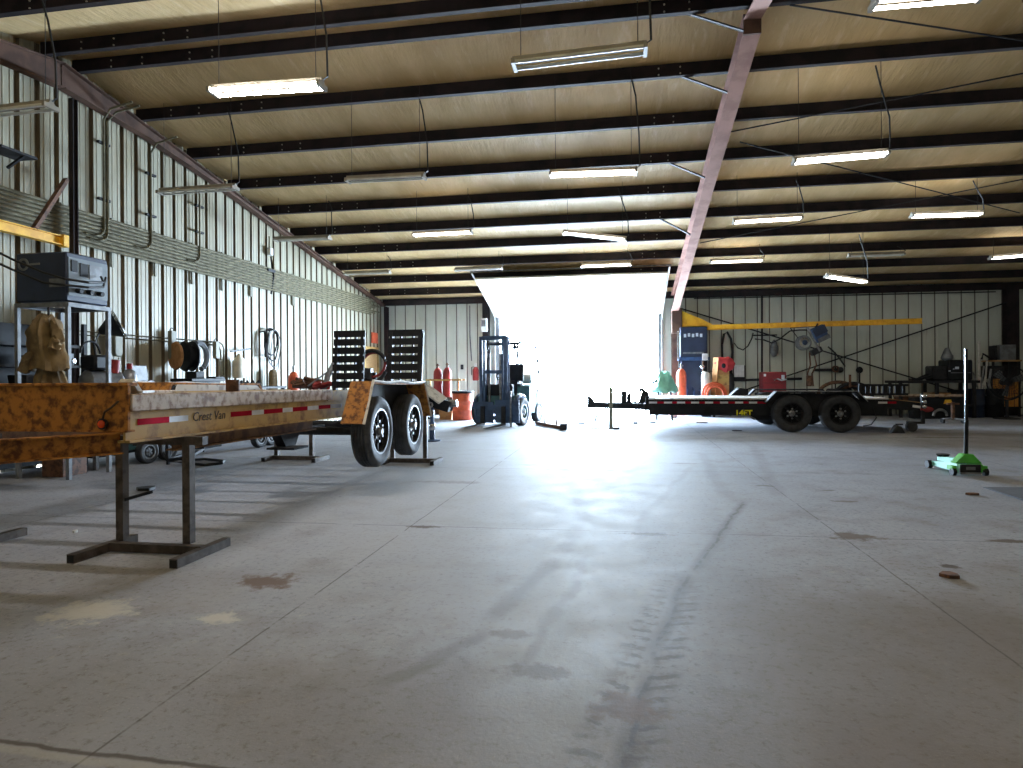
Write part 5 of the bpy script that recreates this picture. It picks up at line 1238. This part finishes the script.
MB(FR).lathe([(0, .1), (.075, .105), (.06, .13), (0, .13)], (-.22, 0, .02), (.2, -1, 0), 20).build('spool_hub', M['navy'], t)
MB(FR).box((.04, -.1, .0), (.05, .06, .75)).build('carry_frame', M['steel'], t)
mb = MB(); mb.bar((fc.x+.1, 19.3, fc.z+.3), (fc.x+.15, 19.2, 2.6), .03); mb.bar((fc.x-.55, 19.3, fc.z+.35), (fc.x+.2, 19.3, fc.z+.38), .02); mb.bar((fc.x-.55, 19.3, fc.z+.35), (fc.x-.3, 19.3, fc.z+.0), .02); mb.build('hanger', M['cable'], t)
MB(FR).box((-.02, 0, -.34), (.3, .24, .16)).build('lower_motor', M['dark'], t, bev=.02)
for k in range(2):
    MB().tube([fc+Vector((-.05+.12*k, -.02, -.35)), fc+Vector((-.02+.16*k, 0, -.7)), fc+Vector((-.1+.12*k, 0, -.95)), fc+Vector((-.05+.1*k, 0, -1.3))], .022, seg=6).build('drop_hose', M['brown'], t)
MB().box(fc+Vector((-.06, 0, -1.15)), (.14, .12, .3)).build('torch_handle', M['brown'], t, bev=.02)
MB().tube(sag(fc+Vector((.45, 0, -.2)), fc+Vector((.95, .2, -.75)), -.05, 8), .022, seg=6).build('lead_cable', M['cable'], t)
p = AY(818, 370, 20.36)
tag(MB().cyl((p.x-.1, 20.38, p.z), (p.x+.55, 20.38, p.z), .04, seg=8).ball((p.x+.62, 20.36, p.z), .09, 10).build('grinder_bar', M['dark']), 'dark bar with a round end fixed to the wall below the wire feeder', 'bar')
p = AY(835.5, 369, 20.36)
t = T('hanging_lead', (p.x, 20.36, p.z-.8), 'brown lead with a rusty ring hanging beside the crossing rods', 'lead')
MB().lathe([(.06, -.04), (.1, -.04), (.1, .04), (.06, .04), (.06, -.04)], (p.x, 20.36, p.z), (0, 1, 0), 16).build('ring', M['brown'], t); MB().cyl((p.x, 20.38, p.z-.9), (p.x, 20.38, p.z+.5), .018, seg=6).build('lead', M['dark'], t)
p = AY(859.5, 370, 20.36)
t = T('pole_switch', (p.x, 20.36, .3), 'black switch box on a thin pole beside the hose coil', 'switch')
MB().ball((p.x, 20.36, p.z), .1, 12, sc=(1, .7, 1)).build('head', M['black'], t); MB().cyl((p.x, 20.38, .3), (p.x, 20.38, p.z), .03, seg=8).build('pole', M['dark'], t)
MB().box((p.x+.15, 20.38, p.z-.6), (.22, .12, .38)).build('box', M['dark'], t, bev=.01)
# hose heap behind the wheels
c = AY(848, 389, 19.2)
t = T('hose_stack', (c.x, 19.2, 0), 'big loops of brown hose over a dark motor behind the trailer wheels', 'hose')
for k, (r, dx) in enumerate(((.42, .12), (.36, .18), (.3, .1), (.46, -.2))):
    MB().tube(arc((c.x+dx, 19.15+.08*k, c.z-.2), r, -.3, PI+.4, 20, (1.15, 0, 0), (0, 0, .85)), .05, seg=8).build('hose_loop', M['brown'] if k % 2 else M['dark'], t)
MB().box((c.x-.2, 19.3, c.z-.2), (.6, .4, .42)).build('motor', M['black'], t, bev=.04); MB().bar((c.x, 19.3, 0), (c.x, 19.3, c.z-.3), .3, .3, up=(0, 1, 0)).build('pedestal', M['dark'], t)
MB().bar((c.x+.02, 19.1, c.z+.05), (c.x+.02, 19.1, c.z+.4), .05).build('post', M['brown'], t)
# bench with black machines
t = T('machine_bench', (8.3, 19.3, 0), 'long dark steel bench carrying black machines near the end column', 'bench')
MB().box2((7.35, 18.9, .93), (9.35, 19.8, 1.0)).build('top', M['dark'], t)
for x in (7.45, 8.35, 9.25):
    for y in (19.0, 19.7): MB().bar((x, y, 0), (x, y, .93), .07).build('leg', M['dark'], t)
MB().box2((7.4, 19.0, .3), (9.3, 19.75, .34)).build('lower_shelf', M['dark'], t)
MB().bar((7.2, 18.86, .62), (9.0, 18.86, .60), .05, .06).build('front_bar', M['worn_rail'], t)
for (x, y, w, d, h, mt, lab) in ((7.75, 19.35, .5, .5, .25, 'brown', 'brown parts box on the low shelf of the machine bench'), (8.5, 19.35, .45, .5, .33, 'wood', 'tan box on the low shelf of the machine bench'), (9.05, 19.35, .35, .5, .4, 'black', 'black box on the low shelf of the machine bench')):
    tag(MB().box2((x-w/2, y-d/2, .342), (x+w/2, y+d/2, .34+h)).box2((x-w/2-.01, y-d/2-.01, .34+h-.05), (x+w/2+.01, y+d/2+.01, .34+h)).build('parts_box', M[mt], bev=.008), lab, 'box')
p0, p1 = AY(944, 360, 19.35), AY(964, 383, 19.35)
t = T('band_saw', ((p0.x+p1.x)/2, 19.35, 1.0), 'large black machine head with small white marks on the bench', 'machine')
MB().box2((p0.x, 19.1, 1.0), (p1.x+.1, 19.7, p0.z)).build('housing', M['black'], t, bev=.03)
MB().box2((p0.x-.38, 19.15, 1.0), (p0.x, 19.6, p0.z-.16)).build('side_housing', M['dark'], t, bev=.03)
MB().box2((p0.x+.05, 19.09, p0.z-.36), (p1.x+.05, 19.1, p0.z-.34)).build('seam', M['grey'], t)
for dx, dz, s in ((.2, -.22, .09), (.02, -.3, .05), (.12, -.25, .03)): MB().box((p0.x+dx, 19.09, p0.z+dz), (s, .012, s*.7)).build('white_mark', M['sticker'], t)
q = AY(947, 354, 19.35)
mb = MB(); mb.lathe([(.12, 0), (.15, .06), (.1, .2), (.05, .32), (0, .34)], (q.x, 19.35, p0.z), (0, 0, 1), 14); mb.bar((q.x-.08, 19.3, p0.z), (q.x+.14, 19.35, p0.z+.12), .05); mb.build('top_fitting', M['grey'], t)
p = AY(914, 380, 19.2)
tag(MB().box((p.x+.2, 19.2, 1.06), (.5, .16, .07), rot=(0, -.25, 0)).cyl((p.x+.1, 19.2, 1.04), (p.x+.35, 19.2, 1.16), .04).box((p.x, 19.2, 1.03), (.2, .2, .06)).build('bench_vise', M['black']), 'small black vise tilted on the end of the machine bench', 'vise')
# stuff hanging under bench end of trailer: sticker tank, dolly
t = T('battery_box', (8.05, 18.6, 0), 'low black box on the floor before the bench, with a yellow sticker', 'box')
MB().box2((7.55, 18.45, .0), (8.75, 18.8, .56)).build('case', M['black'], t, bev=.02)
p = AY(948, 402, 18.44); MB().extr([(p.x-.11, 18.44, p.z-.05), (p.x+.11, 18.44, p.z-.05), (p.x+.07, 18.44, p.z+.06), (p.x-.07, 18.44, p.z+.06)], (0, -.008, 0)).build('sticker', M['yellow'], t)
q = AY(942, 413, 18.3); MB().tube(arc((q.x, 18.4, q.z-.08), .16, 0, PI, 10, (1, 0, 0), (0, 0, 1)), .035).build('handle', M['steel'], t)
c = AZ(953, 423)
t = T('shop_stool', c, 'low rolling stool base with bright casters on the floor by the bench', 'stool')
MB().cyl(c+Vector((0, 0, .08)), c+Vector((0, 0, .5)), .04).build('column', M['brown'], t); MB().box(c+Vector((0, 0, .46)), (.26, .08, .04)).build('seat_bar', M['brown'], t)
for i in range(4):
    a = .5+PI/2*i; e = c+Vector((.3*math.cos(a), .24*math.sin(a), .09)); MB().bar(c+Vector((0, 0, .11)), e, .04, .03).build('leg', M['steel'], t)
    MB().cyl(e+Vector((-.025, 0, -.04)), e+Vector((.025, 0, -.04)), .05, seg=12).build('caster', M['rubber'], t)
# bin with bars
for k, (x, lab) in enumerate(((9.42, 'black steel drum holding upright metal bars near the end column'), (9.88, 'black steel drum next to the yellow shelf'))):
    t = T('black_drum', (x, 19.3, 0), lab, 'drum')
    MB().lathe([(.21, 0), (.22, .02), (.22, .32), (.228, .34), (.22, .36), (.22, .74), (.225, .76), (.21, .77), (.2, .72), (0, .7)], (x, 19.3, 0), (0, 0, 1), 24).build('body', M['navy'] if k == 0 else M['black'], t)
bars = [(975, 386, 969, 373, .02), (977, 386, 973, 372, .018), (979, 386, 979, 341, .035), (981, 386, 984, 366, .02), (985, 386, 987, 360, .02), (988, 387, 991, 369, .025), (983, 386, 986, 374, .02), (972, 384, 968, 370, .015)]
for i, (u0, v0, u1, v1, r) in enumerate(bars):
    a = AY(u0, v0, 19.3); b = AY(u1, v1, 19.38); a2 = a+(a-b).normalized()*.25; xx = a2.x
    tag(MB().cyl(a2, b, r, seg=8).build('steel_bar', M['offwhite'] if i % 2 == 0 else M['steel']), ['short leaning rod, far side of the black drum', 'thin rod beside the tall white tube', 'tallest white tube standing in the black drum', 'thin leaning rod past the tall white tube', 'long rod near the yellow shelf', 'stout pale rod nearest the yellow shelf', 'short rod in the middle of the black drum', 'lowest leaning rod at the saw side of the drum'][i], 'rod', 'metal bars in the drum')
# yellow shelf with grey box, fan
t = T('shelf_unit', (10.25, 19.9, 0), 'dark shelf unit with a yellow board front beside the end column', 'shelf')
s0, s1 = AY(990, 361, 19.8), AY(1014, 418, 19.8)
for x in (s0.x, s1.x+.05):
    for y in (19.65, 20.1): MB().bar((x, y, 0), (x, y, s0.z), .05).build('upright', M['dark'], t)
for z in (.25, 1.05, s0.z): MB().box2((s0.x-.06, 19.6, z-.02), (s1.x+.1, 20.12, z+.02)).build('shelf_board', M['wood'] if z > 1.2 else M['dark'], t)
w0 = AY(993, 379, 19.62); w1 = AY(1018, 410, 19.62)
mb = MB(); mb.box2((w0.x, 19.6, .27), (w1.x, 19.64, 1.03)); bd = mb.build('front_board', pm('ochre_board', S(206, 142, 64), .7, col2=S(178, 114, 48), scale=3), t)
for x in (w0.x+.22, w0.x+.5): MB().box2((x, 19.592, .27), (x+.015, 19.6, 1.03)).build('board_seam', M['brown'], bd)
MB().box2((w0.x, 19.592, .62), (w1.x, 19.6, .635)).build('board_line', M['brown'], bd)
g0, g1 = AY(997, 345, 19.8), AY(1013, 358, 19.8)
tag(MB().box2((g0.x, 19.65, s0.z+.021), (g1.x, 20.05, g0.z)).build('grey_case', M['grey'], bev=.012), 'plain light grey metal box on top of the shelf unit', 'box')
tag(MB().box2((g0.x-.1, 19.7, s0.z+.021), (g0.x-.05, 20.0, g0.z-.02)).build('upright_book', M['dark']), 'thin dark board standing beside the light grey metal box', 'board')
q = AY(988, 356, 19.8)
tag(MB().tube([(q.x-.16, 19.8, s0.z+.05), (q.x-.12, 19.8, s0.z+.2), (q.x, 19.8, s0.z+.12), (q.x+.1, 19.8, s0.z+.05)], .03).build('curved_handle', M['dark']), 'dark curved hose end lying on the shelf top', 'hose')
q = AY(994, 371, 19.62)
tag(MB().box((q.x+.05, 19.8, 1.13), (.24, .2, .08)).cyl((q.x-.05, 19.72, 1.1), (q.x+.18, 19.72, 1.18), .025).build('silver_tool', M['chrome']), 'silver hand tool lying on the middle shelf board', 'tool')
tag(MB().box((q.x+.05, 19.85, 1.32), (.5, .3, .14)).box((q.x+.02, 19.85, 1.16), (.44, .26, .18)).build('tool_case', M['dark'], bev=.01), 'dark tool case on the middle shelf behind the silver tool', 'case')
fc = AY(1009, 382, 18.55)
t = T('pedestal_fan', (fc.x, 18.55, 0), 'round dark wire pedestal fan standing before the yellow shelf board', 'fan')
R_ = .42
mb = MB()
mb.tube(arc(fc, R_, 0, 2*PI, 32, (1, 0, 0), (0, 0, 1))[:-1], .016, closed=True)
for rr in (.1, .18, .26, .34): mb.tube(arc(fc+Vector((0, -.05+.1*rr, 0)), rr, 0, 2*PI, 24, (1, 0, 0), (0, 0, 1))[:-1], .005, seg=5, closed=True)
for i in range(36): a = 2*PI*i/36; mb.cyl(fc+Vector((.05*math.cos(a), -.05, .05*math.sin(a))), fc+Vector((R_*math.cos(a), 0, R_*math.sin(a))), .006, seg=5)
mb.build('guard', M['dark'], t)
for i in range(3):
    a = 2*PI*i/3+.4; d = Vector((math.cos(a), 0, math.sin(a))); e = Vector((-math.sin(a), 0, math.cos(a)))
    MB().extr([fc+d*.06-e*.03+Vector((0, .03, 0)), fc+d*.36-e*.12+Vector((0, .01, 0)), fc+d*.38+e*.06+Vector((0, .07, 0)), fc+d*.08+e*.05+Vector((0, .06, 0))], (0, .004, 0)).build('blade', M['grey'], t)
MB().cyl(fc+Vector((0, .02, 0)), fc+Vector((0, .28, 0)), .09).build('motor', M['dark'], t)
MB().tube(arc(fc+Vector((0, .1, 0)), R_+.05, PI, 2*PI, 16, (1, 0, 0), (0, 0, 1)), .018).build('yoke', M['dark'], t)
MB().cyl((fc.x, 18.65, .03), (fc.x, 18.65, fc.z-R_-.04), .04).build('pole', M['dark'], t); MB().lathe([(0, 0), (.3, 0), (.3, .02), (.06, .05), (0, .05)], (fc.x, 18.65, 0), (0, 0, 1), 24).build('base', M['dark'], t)

# ------------------------------------------------------------------ green floor jack
jc = AZ(963, 474)
JR = Matrix.Translation((jc.x, jc.y, 0)) @ Matrix.Rotation(math.radians(4), 4, 'Z')
t = T('floor_jack', (jc.x, jc.y, 0), 'green and mint floor jack with a tall black handle on the bare floor', 'jack')
def JB(): return MB(JR)     # local: -y toward the handle end facing the camera, +y to the saddle
for s in (-1, 1):
    mb = JB(); mb.extr([(s*.13-.01, -.14, .04), (s*.13-.01, -.14, .13), (s*.12-.01, -.02, .17), (s*.10-.01, .2, .12), (s*.10-.01, .52, .09), (s*.10-.01, .54, .04), (s*.1-.01, .2, .035)], (.02, 0, 0)); mb.build('side_plate', M['green'] if s > 0 else M['mint'], t, bev=.004)
mb = JB(); mb.extr([(-.15, -.12, .14), (.15, -.12, .14), (.05, -.12, .25), (-.05, -.12, .25)], (0, .12, 0)); mb.build('handle_socket_block', M['green'], t, bev=.008)
JB().box((0, -.145, .085), (.22, .015, .09)).build('rear_plate', M['dark'], t); JB().box((0, -.154, .088), (.1, .004, .035)).build('rear_plate_mark', M['grey'], t)
JB().box((0, -.15, .03), (.24, .02, .018)).build('chrome_bar', M['steel'], t)
mb = JB(); mb.extr([(-.05, .0, .12), (-.05, .02, .19), (-.05, .46, .15), (-.05, .46, .10)], (.1, 0, 0)); mb.build('lift_arm', M['mint'], t, bev=.006)
JB().lathe([(.0, 0), (.06, 0), (.075, .03), (.06, .035), (0, .03)], (0, .42, .155), (0, 0, 1), 18).build('saddle', M['black'], t)
for s in (-1, 1):
    JB().cyl((s*.155, -.12, .045), (s*.195, -.12, .045), .045, seg=18).build('rear_caster', M['black'], t)
    JB().cyl((s*.10, .5, .05), (s*.15, .5, .05), .05, seg=18).build('front_wheel', M['black'], t)
    JB().box((s*.17, -.08, .09), (.05, .12, .05)).build('caster_bracket', M['green'], t, bev=.005)
b = jc+Vector((.0, -.06, 0)); top = AY(966, 349, jc.y-.1); mid = AY(966.5, 420, jc.y-.1)
p0 = JR @ Vector((0, -.06, .24))
MB().cyl(p0, mid, .022, seg=14).build('handle_lower', M['black'], t)
MB().cyl(mid, top, .016, .017, seg=14).build('handle_upper', M['black'], t)
MB().bar(p0.lerp(mid, .95)+Vector((-.02, -.012, 0)), top+Vector((-.016, -.01, 0)), .006, .004).build('handle_stripe', M['chrome'], t)
# floor mat
a, b, c, d = AZ(983, 488), AZ(1040, 488.5), AZ(1070, 512), AZ(1023, 501)
mb = MB(); mb.extr([Vector((q.x, q.y, .004)) for q in (a, b, c, d)], (0, 0, .008)); tag(mb.build('floor_mat', pm('slate_mat', S(84, 88, 96), .8)), 'dark slate rubber mat on the bare floor beside the jack', 'mat')
# steel beam stub at the left edge
a = AZ(12, 539)

# ------------------------------------------------------------------ light
w = bpy.data.worlds.new('sky'); C.world = w; w.use_nodes = True
bg = w.node_tree.nodes['Background']; bg.inputs['Color'].default_value = (.62, .80, 1, 1); bg.inputs['Strength'].default_value = 122.0
def portal(loc, rot, sx, sy):
    l = bpy.data.lights.new('daylight', 'AREA'); l.shape = 'RECTANGLE'; l.size = sx; l.size_y = sy; l.cycles.is_portal = True
    o = bpy.data.objects.new('daylight', l); COL.objects.link(o); o.location = loc; o.rotation_euler = rot
portal(((DX0+DX1)/2, YF+.1, 1.55), (-PI/2, 0, 0), DX1-DX0, 3.1)
l = bpy.data.lights.new('lamp_glow', 'AREA'); l.shape = 'RECTANGLE'; l.size = 1.2; l.size_y = .05; l.energy = 42; l.color = (1, .97, .94)
o = bpy.data.objects.new('lamp_glow', l); COL.objects.link(o); q = AY(267, 91, 6.2); o.location = (q.x, q.y, q.z-.02); o.rotation_euler = (0, 0, 0)
# unseen area lights on the near hall's lamp grid, over and behind the camera
for x in (-6.5, -3.5, -.4, 2.8, 6.2, 9.4):
    for y in (2.6, -1.0, 6.2, 9.5):
        if y > 5 and x < 9: continue
        for rx_, en in ((0, .5), (PI, 14)):  # upward light added, far stronger than the downward, to brighten the roof
            l = bpy.data.lights.new('near_hall_lamp_fill', 'AREA'); l.shape = 'RECTANGLE'; l.size = 1.2; l.size_y = .2; l.energy = en; l.color = (1, .96, .9)
            o = bpy.data.objects.new('near_hall_lamp_fill', l); COL.objects.link(o); o.location = (x, y, 4.1); o.rotation_euler = (rx_, 0, 0)
C.view_settings.view_transform = 'Standard'; C.view_settings.look = 'None'; C.view_settings.gamma = 1.0; C.view_settings.use_curve_mapping = False
C.view_settings.exposure = 0.16
C.cycles.max_bounces = 10; C.cycles.diffuse_bounces = 6; C.cycles.glossy_bounces = 3; C.cycles.sample_clamp_indirect = 8.0
C.cycles.use_denoising = True
